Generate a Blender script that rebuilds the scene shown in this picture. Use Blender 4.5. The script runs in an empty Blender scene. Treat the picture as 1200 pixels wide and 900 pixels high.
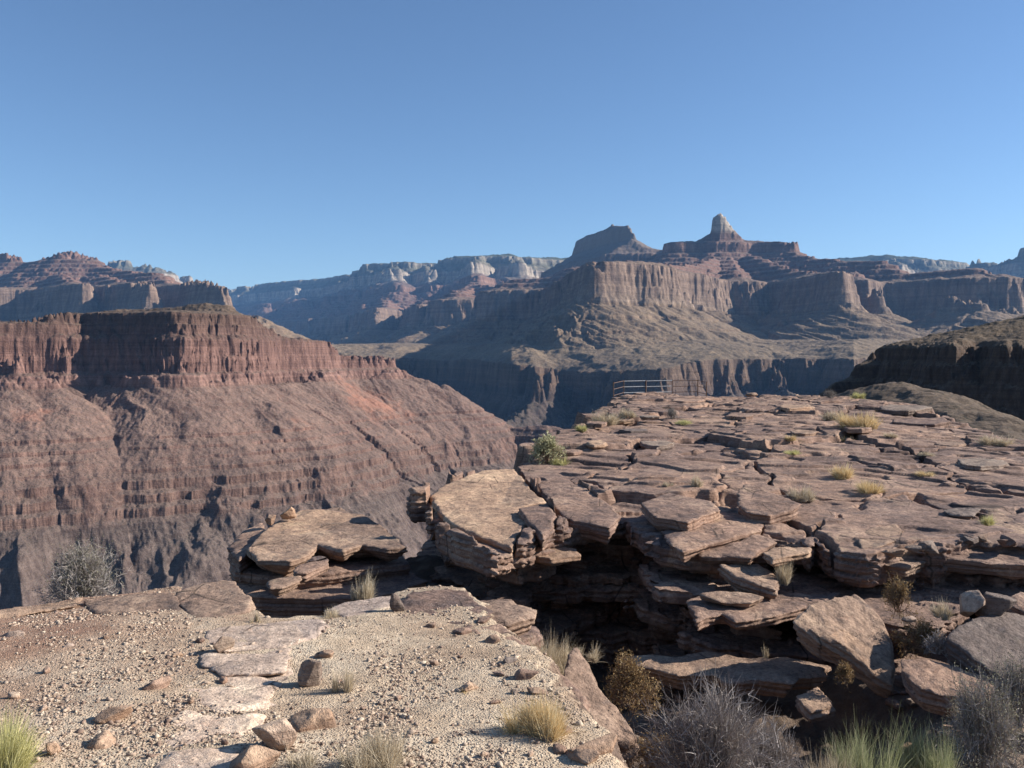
import bpy, math, os, random
import numpy as np
from mathutils import Vector, Matrix

SC = bpy.context.scene
COL = SC.collection
# ------------------------------------------------------------------ camera, sky, sun, exposure
F = 1040.0                       # focal length in photo pixels (photo 1200 x 900)
HOR = 415.0                      # photo row of the horizon
PITCH = math.atan((450 - HOR) / F)
cam_d = bpy.data.cameras.new('camera')
cam_d.sensor_width = 36.0
cam_d.lens = 36.0 * F / 1200.0
cam_d.clip_start = 0.1
cam_d.clip_end = 120000
cam = bpy.data.objects.new('camera', cam_d)
COL.objects.link(cam)
cam.location = (0, 0, 0)
cam.rotation_euler = (math.radians(90) - PITCH, 0, 0)
SC.camera = cam

SUN_AZ = math.radians(81)        # to the right of the view direction
SUN_EL = math.radians(26.5)
sdir = Vector((math.sin(SUN_AZ) * math.cos(SUN_EL), math.cos(SUN_AZ) * math.cos(SUN_EL), math.sin(SUN_EL)))
sun_d = bpy.data.lights.new('sun', 'SUN')
sun_d.energy = 5.0
sun_d.angle = math.radians(0.53)
sun_d.color = (1.0, 0.945, 0.87)
sun = bpy.data.objects.new('sun', sun_d)
COL.objects.link(sun)
sun.rotation_euler = (-sdir).to_track_quat('-Z', 'Y').to_euler()

world = bpy.data.worlds.new('World')
SC.world = world
world.use_nodes = True
wt = world.node_tree
wt.nodes.clear()
sky = wt.nodes.new('ShaderNodeTexSky')
sky.sky_type = 'NISHITA'
sky.sun_disc = False
sky.sun_elevation = SUN_EL
sky.sun_rotation = SUN_AZ
sky.altitude = 1200
sky.air_density = 1.0
sky.dust_density = 0.25
sky.ozone_density = 4.4
bg = wt.nodes.new('ShaderNodeBackground')
bg.inputs['Strength'].default_value = 0.075
wo = wt.nodes.new('ShaderNodeOutputWorld')
wt.links.new(sky.outputs[0], bg.inputs[0])
wt.links.new(bg.outputs[0], wo.inputs[0])

vs = SC.view_settings
vs.view_transform = 'Standard'
vs.look = 'None'
vs.exposure = 0.92
vs.gamma = 1.0
SC.cycles.max_bounces = 4
SC.cycles.diffuse_bounces = 2
SC.cycles.glossy_bounces = 1
SC.cycles.transparent_max_bounces = 4
SC.cycles.volume_bounces = 0
SC.cycles.use_denoising = True

# ------------------------------------------------------------------ helpers
cP, sP = math.cos(PITCH), math.sin(PITCH)
def ray(px, py):
    """direction of the photo pixel, scaled so that its forward (Y) part is 1"""
    u = (px - 600.0) / F; v = -(py - 450.0) / F
    y = cP + v * sP; z = -sP + v * cP
    return np.array([u / y, 1.0, z / y])
def at(px, py, D):
    return ray(px, py) * D
def col_u(px):
    return (px - 600.0) / F

def _hash(ix, iy, seed):
    h = (ix.astype(np.uint32) * np.uint32(374761393) + iy.astype(np.uint32) * np.uint32(668265263) + np.uint32((seed * 974711 + 12345) & 0xffffffff))
    h = (h ^ (h >> np.uint32(13))) * np.uint32(1274126177)
    return h ^ (h >> np.uint32(16))
def pn2(x, y, seed=0):
    x = np.asarray(x, dtype=np.float64); y = np.asarray(y, dtype=np.float64)
    xf = np.floor(x); yf = np.floor(y)
    ix = xf.astype(np.int64); iy = yf.astype(np.int64)
    fx = (x - xf).astype(np.float32); fy = (y - yf).astype(np.float32)
    def g(dx, dy):
        a = _hash((ix + dx) & 0xffffffff, (iy + dy) & 0xffffffff, seed).astype(np.float32) * np.float32(2 * math.pi / 4294967296.0)
        return np.cos(a) * (fx - dx) + np.sin(a) * (fy - dy)
    u = fx * fx * fx * (fx * (fx * 6 - 15) + 10); v = fy * fy * fy * (fy * (fy * 6 - 15) + 10)
    a = g(0, 0); b = g(1, 0); c = g(0, 1); d = g(1, 1)
    return ((a + (b - a) * u) * (1 - v) + (c + (d - c) * u) * v) * 1.5
def poly_sd(X, Y, P):
    """signed distance to a closed polygon, positive inside"""
    P = np.asarray(P, dtype=np.float64); d2 = np.full(X.shape, 1e18); ins = np.zeros(X.shape, dtype=bool)
    for i in range(len(P)):
        ax, ay = P[i]; bx, by = P[(i + 1) % len(P)]
        ex, ey = bx - ax, by - ay; wx, wy = X - ax, Y - ay
        t = np.clip((wx * ex + wy * ey) / (ex * ex + ey * ey + 1e-12), 0, 1)
        d2 = np.minimum(d2, (wx - ex * t) ** 2 + (wy - ey * t) ** 2)
        c = ((ay > Y) != (by > Y))
        with np.errstate(divide='ignore', invalid='ignore'):
            xc = ax + (Y - ay) * ex / (ey if ey != 0 else 1e-12)
        ins ^= c & (X < xc)
    return np.where(ins, np.sqrt(d2), -np.sqrt(d2))
def fbm(x, y, seed=0, octv=4, gain=0.5):
    s = 0; a = 1.0; f = 1.0
    for o in range(octv):
        s = s + a * pn2(x * f + o * 17.3, y * f - o * 9.1, seed + o); a *= gain; f *= 2.03
    return s
def ridged(x, y, seed=0, octv=3, gain=0.5):
    s = 0; a = 1.0; f = 1.0; t = 0
    for o in range(octv):
        s = s + a * (1 - 2 * np.abs(pn2(x * f + o * 5.7, y * f + o * 3.3, seed + o))); t += a; a *= gain; f *= 2.1
    return s / t
def n3(p, sc, seed=0, octv=3, gain=0.5):
    """cheap 3-D noise from three 2-D slices"""
    x, y, z = p[:, 0] * sc, p[:, 1] * sc, p[:, 2] * sc
    return (fbm(x + 0.35 * z, y - 0.3 * z, seed, octv, gain) + fbm(y + 0.3 * x, z + 0.4 * x, seed + 31, octv, gain) + fbm(z - 0.3 * y, x + 0.35 * y, seed + 67, octv, gain)) * 0.6

def mesh_obj(name, verts, faces, mat=None, smooth=True, parent=None, attr=None):
    verts = np.asarray(verts, dtype=np.float32).reshape(-1, 3)
    faces = np.asarray(faces, dtype=np.int32)
    me = bpy.data.meshes.new(name)
    k = faces.shape[1]
    me.vertices.add(len(verts)); me.vertices.foreach_set('co', verts.ravel())
    me.loops.add(faces.size); me.loops.foreach_set('vertex_index', faces.ravel())
    me.polygons.add(len(faces)); me.polygons.foreach_set('loop_start', np.arange(0, faces.size, k, dtype=np.int32))
    if attr is not None:
        for an, av in attr.items():
            a = me.attributes.new(an, 'FLOAT', 'POINT'); a.data.foreach_set('value', np.asarray(av, dtype=np.float32))
    me.update(calc_edges=True)
    if smooth:
        me.polygons.foreach_set('use_smooth', np.ones(len(faces), dtype=bool))
    if mat: me.materials.append(mat)
    o = bpy.data.objects.new(name, me)
    COL.objects.link(o)
    if parent: o.parent = parent
    return o
def grid_faces(nr, nc):
    i = np.arange(nr - 1)[:, None] * nc + np.arange(nc - 1)[None, :]
    return np.stack([i, i + 1, i + nc + 1, i + nc], -1).reshape(-1, 4)
def structure(o, kind='structure'):
    o['kind'] = kind; return o
def tag(o, label, cat, group=None):
    o['label'] = label; o['category'] = cat; o['kind'] = 'thing'
    if group: o['group'] = group
    return o

# ------------------------------------------------------------------ materials
class NT:
    def __init__(s, name):
        s.m = bpy.data.materials.new(name); s.m.use_nodes = True
        s.t = s.m.node_tree; s.t.nodes.clear()
        s.o = s.n('ShaderNodeOutputMaterial'); s.b = s.n('ShaderNodeBsdfPrincipled')
        s.b.inputs['Roughness'].default_value = 0.92
        s.b.inputs['Specular IOR Level'].default_value = 0.15
        s.l(s.b.outputs[0], s.o.inputs[0])
        s.pos = s.n('ShaderNodeNewGeometry').outputs['Position']
    def n(s, t, **k):
        x = s.t.nodes.new(t)
        for a, v in k.items(): setattr(x, a, v)
        return x
    def l(s, a, b): s.t.links.new(a, b)
    def setin(s, sock, v):
        if hasattr(v, 'is_output'): s.l(v, sock)
        else: sock.default_value = v
    def math(s, op, a, b=0.0, c=None, clamp=False):
        x = s.n('ShaderNodeMath', operation=op, use_clamp=clamp)
        s.setin(x.inputs[0], a); s.setin(x.inputs[1], b)
        if c is not None: s.setin(x.inputs[2], c)
        return x.outputs[0]
    def scale(s, vec, v3):
        x = s.n('ShaderNodeVectorMath', operation='MULTIPLY'); s.l(vec, x.inputs[0]); x.inputs[1].default_value = v3
        return x.outputs[0]
    def noise(s, scale, detail=4, rough=0.55, vec=None, dist=0.0):
        x = s.n('ShaderNodeTexNoise'); x.inputs['Scale'].default_value = scale
        x.inputs['Detail'].default_value = detail; x.inputs['Roughness'].default_value = rough; x.inputs['Distortion'].default_value = dist
        s.l(vec if vec is not None else s.pos, x.inputs['Vector'])
        return x.outputs['Fac']
    def voro(s, scale, vec=None, feature='F1', out='Distance', rnd=1.0):
        x = s.n('ShaderNodeTexVoronoi', feature=feature); x.inputs['Scale'].default_value = scale; x.inputs['Randomness'].default_value = rnd
        s.l(vec if vec is not None else s.pos, x.inputs['Vector'])
        return x.outputs[out]
    def ramp(s, fac, stops, interp='LINEAR'):
        x = s.n('ShaderNodeValToRGB'); cr = x.color_ramp; cr.interpolation = interp
        while len(cr.elements) > 1: cr.elements.remove(cr.elements[-1])
        for i, (p, c) in enumerate(stops):
            e = cr.elements[0] if i == 0 else cr.elements.new(p)
            e.position = p; e.color = (*c, 1) if len(c) == 3 else c
        s.l(fac, x.inputs[0]); return x.outputs[0]
    def remap(s, v, a, b, c=0.0, d=1.0):
        x = s.n('ShaderNodeMapRange'); s.l(v, x.inputs[0])
        for i, q in enumerate((a, b, c, d)): x.inputs[1 + i].default_value = q
        return x.outputs[0]
    def mix(s, f, a, b, mode='MIX'):
        x = s.n('ShaderNodeMix', data_type='RGBA', blend_type=mode); s.setin(x.inputs[0], f)
        for i, v in ((6, a), (7, b)):
            if hasattr(v, 'is_output'): s.l(v, x.inputs[i])
            else: x.inputs[i].default_value = (*v, 1)
        return x.outputs[2]
    def sep(s, vec):
        x = s.n('ShaderNodeSeparateXYZ'); s.l(vec, x.inputs[0]); return x.outputs
    def bump(s, h, dist, strength=1.0, prev=None):
        x = s.n('ShaderNodeBump'); x.inputs['Distance'].default_value = dist; x.inputs['Strength'].default_value = strength
        s.l(h, x.inputs['Height'])
        if prev is not None: s.l(prev, x.inputs['Normal'])
        return x.outputs[0]
    def done(s, color=None, normal=None):
        if color is not None: s.setin(s.b.inputs['Base Color'], color)
        if normal is not None: s.l(normal, s.b.inputs['Normal'])
        return s.m

def terrain_mat(name, stops, lo, hi, talus, wob, grain, streak, speck, extra=None, bumpd=3.0, talus_amt=0.75):
    """rock strata coloured by height; gentle slopes carry talus and scrub"""
    T = NT(name)
    z = T.sep(T.pos)[2]
    zz = T.math('ADD', z, T.math('MULTIPLY', T.math('SUBTRACT', T.noise(1.0 / (wob * 14), 3), 0.5), wob * 1.6))
    f = T.remap(zz, lo, hi)
    stops = [(p, tuple(v * .78 for v in q)) for p, q in stops]; talus = [(p, tuple(v * .78 for v in q)) for p, q in talus]
    c = T.ramp(f, [((p - lo) / (hi - lo), q) for p, q in stops])
    # thin beds
    band = T.noise(1.0, 3, 0.7, T.scale(T.pos, (0.002 / grain, 0.002 / grain, 0.16 / grain)))
    c = T.mix(T.remap(band, .35, .7), T.mix(1.0, c, (.74, .72, .72), 'MULTIPLY'), T.mix(1.0, c, (1.14, 1.13, 1.12), 'MULTIPLY'))
    # vertical stains on cliffs
    st = T.noise(1.0, 4, 0.6, T.scale(T.pos, (0.06 / streak, 0.06 / streak, 0.008 / streak)))
    nz = T.sep(T.n('ShaderNodeNewGeometry').outputs['True Normal'])[2]
    slope = T.remap(nz, .60, .84)
    stc = T.mix(T.remap(st, .35, .68), T.mix(1.0, c, (.60, .56, .55), 'MULTIPLY'), T.mix(1.0, c, (1.18, 1.15, 1.1), 'MULTIPLY'))
    tal = T.ramp(f, [((p - lo) / (hi - lo), q) for p, q in talus])
    tal = T.mix(T.remap(T.noise(0.012 / grain, 4, .6), .35, .7), T.mix(1.0, tal, (.78, .78, .78), 'MULTIPLY'), T.mix(1.0, tal, (1.18, 1.15, 1.1), 'MULTIPLY'))
    c = T.mix(T.math('MULTIPLY', slope, talus_amt), stc, tal)
    # scrub dots
    sp = T.voro(1.0 / speck)
    dm = T.noise(0.25 / speck, 2)
    dots = T.math('MULTIPLY', T.remap(sp, .36, .2), T.remap(dm, .36, .55))
    c = T.mix(T.math('MULTIPLY', dots, T.math('MULTIPLY', slope, .85)), c, (.045, .045, .03))
    c = T.mix(T.remap(T.noise(0.5 / grain, 5, .8), .36, .64, .0, .85), T.mix(1.0, c, (1.12, 1.12, 1.1), 'MULTIPLY'), T.mix(1.0, c, (.52, .50, .50), 'MULTIPLY'))
    if extra: c = extra(T, c)
    h = T.math('ADD', T.noise(0.10 / grain, 6, .65), T.math('MULTIPLY', band, .5))
    return T.done(c, T.bump(h, bumpd * 3, .8))
# ------------------------------------------------------------------ far canyon: strata profile and ridge skeletons
class Strata:
    """z levels with the ground slope between them; S(z) is the horizontal run from the bottom"""
    def __init__(s, rows):
        zs = [rows[0][0]]; ss = [0.0]
        for z, sl in rows[1:]:
            ss.append(ss[-1] + (z - zs[-1]) / sl); zs.append(z)
        s.z = np.array(zs); s.s = np.array(ss)
    def S(s, z): return np.interp(z, s.z, s.s)
    def T(s, v):
        r = np.interp(v, s.s, s.z)
        return r
def stepped(z0, z1, slope, n, frac=0.35, hard=4.0):
    """n small cliffs inside a slope"""
    rows = []; dz = (z1 - z0) / n
    soft_dz = dz * (1 - frac); run = dz / slope - dz * frac / hard
    for i in range(n):
        a = z0 + i * dz
        rows.append((a + soft_dz, soft_dz / max(run, 1e-3))); rows.append((a + dz, hard))
    return rows

def ridge_field(X, Y, strata, ridges, gl, ga, seed=0):
    """max over ridge lines of S(z on the ridge) minus the distance, with spurs and gullies running down from each line"""
    best = np.full(X.shape, -1e9, dtype=np.float32); BT = np.zeros(X.shape, dtype=np.float32); BD = np.zeros(X.shape, dtype=np.float32)
    for ri, rd in enumerate(ridges):
        pts = rd['p']; w = rd.get('w', 0.0); k = rd.get('k', 1.0); g = rd.get('g', 1.0)
        P = np.array([at(*q) for q in pts]); sz = strata.S(P[:, 2])
        cur = np.full(X.shape, -1e9, dtype=np.float32); tt = np.zeros(X.shape, dtype=np.float32); dd = np.zeros(X.shape, dtype=np.float32)
        acc = 0.0
        for i in range(len(P) - 1):
            ax, ay = P[i, :2]; bx, by = P[i + 1, :2]; L = math.hypot(bx - ax, by - ay) + 1e-6
            ex, ey = (bx - ax) / L, (by - ay) / L
            t = np.clip((X - ax) * ex + (Y - ay) * ey, 0, L).astype(np.float32)
            dx = X - ax - ex * t; dy = Y - ay - ey * t
            d = np.sqrt(dx * dx + dy * dy)
            side = (dx * ey - dy * ex)
            v = sz[i] + (sz[i + 1] - sz[i]) * t / L - np.maximum(0, d - w) * k
            m = v > cur
            cur = np.where(m, v, cur)
            # beyond an end the angle round the tip takes over from the arc length
            tip = np.where((t <= 0) | (t >= L), np.arctan2(dy, dx) * np.minimum(d, gl * 2), np.sign(side) * 300.0)
            tt = np.where(m, acc + t + tip, tt); dd = np.where(m, d, dd)
            acc += L
        A = ga * g * np.clip((dd - w) / (gl * 1.5), 0, 1.6)
        gul = ridged(tt / gl + .35 * pn2(X / gl, Y / gl, seed + 2), dd / (gl * 5.0) + ri * 7.7, seed + ri * 5, 2, .45)
        cur = cur + A * gul
        m = cur > best
        best = np.where(m, cur, best); BT = np.where(m, tt + ri * 511.0, BT); BD = np.where(m, np.maximum(dd - w, 0), BD)
    return best, BT, BD

def fan(px0, px1, ncol, D):
    u = np.linspace(col_u(px0), col_u(px1), ncol)
    Yg = np.repeat(np.asarray(D)[:, None], ncol, 1); Xg = Yg * u[None, :]
    return Xg, Yg
def build_sheet(name, X, Y, Z, mat, attr=None):
    nr, nc = X.shape
    o = mesh_obj(name, np.stack([X, Y, Z], -1).reshape(-1, 3), grid_faces(nr, nc), mat, True, None, attr)
    return structure(o)

FAR = Strata([(-420, 1), (-300, .75), (-170, .95), (-52, 3.2), (-12, .17), (40, .15)] + stepped(40, 236, .65, 3, .14, 3) + [(262, 3.0), (266, .5), (318, 6.0), (324, .7), (378, 8.0), (382, .8), (430, 7.0), (448, .28)]
             + stepped(448, 740, .66, 8, .45, 4) + [(795, 5.0), (812, .30), (940, .62), (1075, 4.0)] + stepped(1075, 1190, .8, 2, .3, 3) + [(1255, 3.0), (1270, .2), (1500, .3), (2500, .4)])

far_stops = [(-420, (.10, .085, .08)), (-140, (.12, .09, .08)), (-110, (.17, .115, .085)), (-15, (.20, .14, .10)), (0, (.28, .205, .14)), (236, (.29, .21, .145)),
             (245, (.32, .245, .185)), (300, (.32, .235, .18)), (430, (.30, .215, .165)), (445, (.28, .17, .13)), (600, (.29, .17, .135)), (790, (.30, .19, .15)), (805, (.27, .165, .135)), (862, (.27, .175, .14)),
             (900, (.55, .48, .39)), (1070, (.50, .44, .36)), (1085, (.28, .25, .19)), (1180, (.24, .23, .17)), (1250, (.42, .38, .30)), (1290, (.14, .15, .10))]
far_talus = [(-420, (.13, .11, .095)), (-100, (.17, .13, .10)), (0, (.30, .225, .15)), (240, (.31, .225, .15)), (440, (.29, .21, .15)), (470, (.27, .185, .145)), (800, (.26, .18, .145)), (930, (.23, .175, .14)),
             (1080, (.17, .16, .11)), (1290, (.10, .12, .07))]
def butte_shade(T, c):  # darkens the rounded butte: its shade is painted into the rock colour
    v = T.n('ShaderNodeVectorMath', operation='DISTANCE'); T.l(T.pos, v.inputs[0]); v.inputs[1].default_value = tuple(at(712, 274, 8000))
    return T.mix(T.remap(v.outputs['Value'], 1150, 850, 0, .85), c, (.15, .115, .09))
M_far = terrain_mat('canyon_rock', far_stops, -420, 1400, far_talus, 14, 3.0, 2.4, 9.0, butte_shade)

# --- the belt of buttes and benches three to nine kilometres away
ridges = [
    # pointed temple, its shoulders and the long bench under it
    dict(p=[(824, 280, 6500), (833, 275, 6500), (853, 274, 6500), (866, 280, 6500)], w=25, g=.1),
    dict(p=[(795, 284, 6450), (845, 281, 6550), (885, 283, 6500), (924, 285, 6350)], w=60, g=.25),
    dict(p=[(924, 290, 6300), (950, 301, 6100), (985, 305, 5900), (1035, 307, 5700)], w=25, g=.4),
    dict(p=[(1035, 312, 5650), (1070, 321, 5500), (1110, 317, 5350), (1140, 314, 5250), (1170, 322, 5150), (1192, 338, 5100)], w=40, g=.4),
    dict(p=[(880, 300, 6200), (930, 316, 5500), (975, 319, 4850), (983, 321, 4650)], w=30, g=.5),
    dict(p=[(845, 300, 6300), (855, 318, 5650), (862, 322, 5450)], w=60, g=.5),
    dict(p=[(1000, 318, 5500), (1015, 345, 5150), (1030, 347, 5000)], w=20, g=.5),
    dict(p=[(1110, 350, 4850), (1150, 352, 4700)], w=20, g=.6),
    # the rounded butte on the left with its two shoulders
    dict(p=[(640, 322, 9000), (665, 305, 8700), (676, 286, 8500), (690, 276, 8300), (705, 271, 8000), (718, 264, 7800), (728, 265, 7600), (742, 274, 7350)], w=12, g=.2),
    dict(p=[(742, 280, 7300), (756, 290, 7200), (775, 293, 7200), (800, 291, 6700)], w=15, g=.4),
    dict(p=[(655, 318, 7600), (690, 303, 7500), (742, 297, 7300)], w=15, g=.4),
    # flat-topped cliff in front of it
    dict(p=[(698, 310, 4150), (742, 307, 4400), (764, 309, 4520)], w=45, g=.2),
    dict(p=[(755, 309, 4500), (790, 312, 5000), (812, 309, 5500), (832, 303, 6100)], w=30, g=.5),
    dict(p=[(594, 330, 6300), (640, 326, 6250), (690, 316, 6100), (720, 310, 5600), (735, 308, 5000)], w=35, g=.4),
    dict(p=[(699, 310, 4150), (697, 313, 4700), (692, 317, 5300), (685, 318, 6000)], w=40, g=.35),
    dict(p=[(650, 323, 7400), (665, 318, 6600), (676, 313, 6300)], w=30, g=.4),
    dict(p=[(702, 352, 4080), (672, 377, 3900), (640, 396, 3750), (606, 409, 3620)], w=5, g=.35),
    # middle distance, left of the rounded butte
    dict(p=[(560, 318, 9600), (556, 332, 8800), (545, 340, 7900), (535, 342, 7300)], w=50, g=.5),
    dict(p=[(560, 333, 8400), (590, 341, 7500), (600, 346, 7200)], w=40, g=.5),
    dict(p=[(500, 352, 8600), (492, 358, 7700)], w=30, g=.6),
    dict(p=[(450, 345, 9800), (452, 360, 8900), (440, 372, 8200)], w=30, g=.6),
    dict(p=[(56, 302, 6850), (66, 300, 6850), (84, 299, 6850), (108, 304, 6850)], w=40, g=.05),
    # left back mesas
    dict(p=[(-120, 300, 7400), (-20, 301, 7200), (18, 301, 7000), (35, 308, 7000), (52, 306, 6900), (75, 299, 6800), (100, 306, 6750), (120, 312, 6700), (150, 318, 6500), (190, 323, 6100)], w=45, g=.12),
    dict(p=[(190, 326, 6050), (215, 334, 5500), (233, 329, 5100), (246, 331, 5000), (262, 341, 4950)], w=25, g=.45),
    dict(p=[(70, 322, 6500), (85, 331, 5750), (100, 333, 5450)], w=30, g=.5),
    dict(p=[(120, 322, 6300), (148, 331, 5700), (160, 332, 5400), (176, 333, 5100)], w=30, g=.7),
    dict(p=[(-150, 338, 5600), (-60, 338, 5800), (20, 337, 6100), (60, 335, 6200)], w=50, g=.5),
    dict(p=[(262, 352, 4900), (284, 362, 4800)], w=20, g=.5),
]
D = np.concatenate([np.arange(2420, 4700, 6.5), np.arange(4700, 9400, 9.0)])
X, Y = fan(-80, 1290, 1240, D)
gorge_spurs = [
    dict(p=[(655, 440, 3350), (625, 468, 3000), (590, 500, 2700), (560, 530, 2500)], w=5, g=.3),
    dict(p=[(760, 425, 3050), (775, 455, 2850), (760, 490, 2600)], w=5, g=.5),
    dict(p=[(905, 440, 3400), (925, 462, 3100), (955, 500, 2700), (960, 520, 2550)], w=5, g=.5),
    dict(p=[(850, 440, 3200), (860, 470, 2900), (845, 510, 2600)], w=5, g=.5),
]
S0, BT, BD = ridge_field(X, Y, FAR, ridges, 230.0, 120.0, 3)
# the bench (tonto) and its rim above the inner gorge
rim_px = [-200, 300, 380, 450, 500, 560, 600, 645, 680, 705, 750, 770, 820, 860, 905, 960, 1000, 1060, 1150, 1300]
rim_D = [4300, 4300, 4500, 4500, 4600, 4000, 3550, 3450, 3350, 3200, 3050, 3150, 3300, 3450, 3600, 3450, 3250, 3500, 3200, 3200]
rimY = np.interp(X / Y * F + 600, rim_px, rim_D)
sd = (Y - rimY) * .75 + 110 * ridged(X / 420, Y / 900, 91, 3) + 30 * fbm(X / 90, Y / 120, 92, 3)
sb = FAR.S(-50) + np.where(sd > 0, np.minimum(sd, 480), sd * .8)
S0 = np.minimum(np.maximum(S0, sb), FAR.S(-50) + np.where(sd > 0, sd * 1.7, sd * .8))
G0, _, _ = ridge_field(X, Y, FAR, gorge_spurs, 160.0, 70.0, 9)
S0 = np.maximum(S0, G0)
talus = np.clip((FAR.S(250) - S0) / 40, 0, 1) * np.clip((S0 - FAR.S(8)) / 120, 0, 1)
S0 = S0 + (20 - 8 * talus) * np.clip(BD / 60, .3, 1) * fbm(X / 260, Y / 260, 11, 4) + np.clip(BD / 110, .1, 1) * (6 * talus - 9) * ridged(X / 75, Y / 75, 12, 3) + (5 - 4 * talus) * fbm(X / 26, Y / 26, 13, 2)
S0 = S0 + talus * (28 * ridged(BT / 150 + .5 * pn2(X / 300, Y / 300, 76), S0 / 700, 77, 3, .6) + 9 * ridged(BT / 40 + .5 * pn2(X / 90, Y / 90, 75), S0 / 300, 78, 3, .6) + 5 * fbm(X / 70, Y / 70, 79, 4, .6))
Z0 = FAR.T(S0)
hi_ = (1 - .65 * np.clip((S0 - FAR.S(600)) / 120, 0, 1)) * np.clip(BD / 110, .08, 1)
S0 = S0 + hi_ * (1 - talus) * (8 - 28 * ridged(X / 190, Y / 190, 81, 4, .58) + 6 * fbm(X / 45 + Z0 / 60, Y / 45 - Z0 / 50, 82, 4, .6))
Z = FAR.T(S0) + 3.0 * fbm(X / 60, Y / 60, 15, 4, .6) + 1.0 * pn2(X / 12, Y / 12, 17)
# the pale summit tower, steep on the left and stepping down to the right
tx = np.interp(X / Y * F + 600, [824, 827, 832, 833.5, 838, 843, 848, 852, 857, 863, 868, 872], [-900, 840, 880, 972, 998, 1010, 985, 945, 908, 868, 840, -900])
tn = 46 * ridged(X / 48, Y / 48, 95, 4, .6) - 26 + 6 * fbm(X / 14, Y / 14, 96, 2)
Z = np.maximum(Z, np.minimum(tx + tn * np.clip((tx - 860) / 60, 0, 1), 1032) - np.maximum(0, np.abs(Y - 6500) - 70 + .5 * tn) * 3.0)
low = np.clip((180 - Z) / 120, 0, 1)
Z = Z + low * (16 * fbm(X / 620, Y / 900, 18, 2) - 8 + 40 * (1 - np.exp(-((X - 330) / 420) ** 2)))
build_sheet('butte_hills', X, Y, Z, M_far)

# --- the rim ten to seventeen kilometres away
rim = [
    dict(p=[(255, 349, 17500), (300, 340, 16500), (345, 333, 15500), (385, 331, 15000), (428, 324, 14000), (438, 317, 13200), (447, 310, 12600), (480, 311, 12400), (515, 313, 12600), (528, 312, 12500),
            (545, 303, 12000), (590, 301, 11800), (618, 304, 11900), (650, 304, 12300), (700, 304, 12800), (760, 315, 13500)], w=150, g=.3),
    dict(p=[(300, 345, 16300), (310, 358, 14500), (318, 372, 13000)], w=60, g=.8),
    dict(p=[(345, 338, 15300), (352, 352, 13800), (368, 370, 11800)], w=60, g=.8),
    dict(p=[(400, 332, 14200), (415, 345, 12600), (425, 365, 10600)], w=60, g=.8),
    dict(p=[(460, 314, 12300), (462, 328, 11400), (470, 345, 10300)], w=60, g=.6),
    dict(p=[(500, 316, 12300), (505, 330, 11400), (512, 345, 10300)], w=60, g=.6),
    dict(p=[(560, 305, 11700), (556, 322, 10600), (552, 332, 9800)], w=60, g=.6),
    dict(p=[(600, 305, 11700), (606, 322, 10600)], w=60, g=.6),
    dict(p=[(60, 320, 12500), (110, 318, 12200), (140, 314, 12000), (168, 315, 12000), (184, 319, 12000), (215, 331, 12400)], w=80, g=.3),
    dict(p=[(960, 306, 13600), (1000, 303, 12800), (1040, 301, 12300), (1066, 303, 12200), (1084, 305, 12200), (1108, 307, 12500), (1122, 312, 12900), (1140, 316, 13300), (1160, 317, 14000)], w=90, g=.3),
    dict(p=[(1148, 314, 11500), (1168, 312, 11000), (1185, 307, 10800), (1205, 300, 10600), (1260, 292, 10400), (1330, 288, 10400)], w=60, g=.3),
    dict(p=[(1040, 308, 12000), (1050, 318, 10800)], w=50, g=.6),
]
D = np.arange(9300, 18500, 17.0)
X, Y = fan(-80, 1290, 1120, D)
S0, BT, BD = ridge_field(X, Y, FAR, rim, 520.0, 330.0, 41)
S0 = S0 + 60 * ridged(BT / 190, S0 / 1500, 43, 3)
S0 = np.maximum(S0, FAR.S(25))
S0 = S0 + 60 * fbm(X / 520, Y / 520, 51, 4) + 26 * ridged(X / 160, Y / 160, 52, 3)
Z = FAR.T(S0) + 5 * fbm(X / 110, Y / 110, 55, 3)
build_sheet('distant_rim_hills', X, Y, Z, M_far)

# --- the canyon floor under everything
g = 60000.0
X = np.array([[-g, g], [-g, g]]); Y = np.array([[-g, -g], [g, g]])
M_floor = terrain_mat('floor_rock', [(-450, (.12, .10, .085)), (0, (.2, .16, .12))], -450, 1400, [(-450, (.16, .13, .10)), (0, (.2, .16, .12))], 14, 3.0, 2.4, 9.0)
build_sheet('canyon_floor_ground', X, Y, np.full((2, 2), -424.0), M_floor)

# ------------------------------------------------------------------ near mesa across the gorge, left
NEAR = Strata([(-430, 1), (-222, 1.15)] + stepped(-222, -172, 1.2, 3, .62, 7) + stepped(-172, -118, .60, 4, .34, 5) + [(-52, .60), (-34, 2.2), (-28, .6), (-4, 5), (-2, .8), (24, 6), (34, .9), (48, 4.0), (51, .8), (68, 4.0), (76, .25), (90, .5), (300, .6)])
near_stops = [(-430, (.19, .155, .135)), (-225, (.20, .16, .135)), (-215, (.24, .165, .13)), (-160, (.27, .18, .14)), (-150, (.28, .185, .145)), (-55, (.28, .185, .145)), (-40, (.38, .245, .195)),
              (10, (.35, .225, .18)), (38, (.24, .16, .125)), (66, (.20, .14, .105)), (80, (.24, .18, .125)), (120, (.24, .19, .125))]
near_talus = [(-430, (.20, .165, .14)), (-225, (.23, .18, .145)), (-160, (.28, .20, .155)), (-55, (.31, .225, .175)), (60, (.26, .20, .14)), (130, (.27, .225, .145))]
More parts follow.
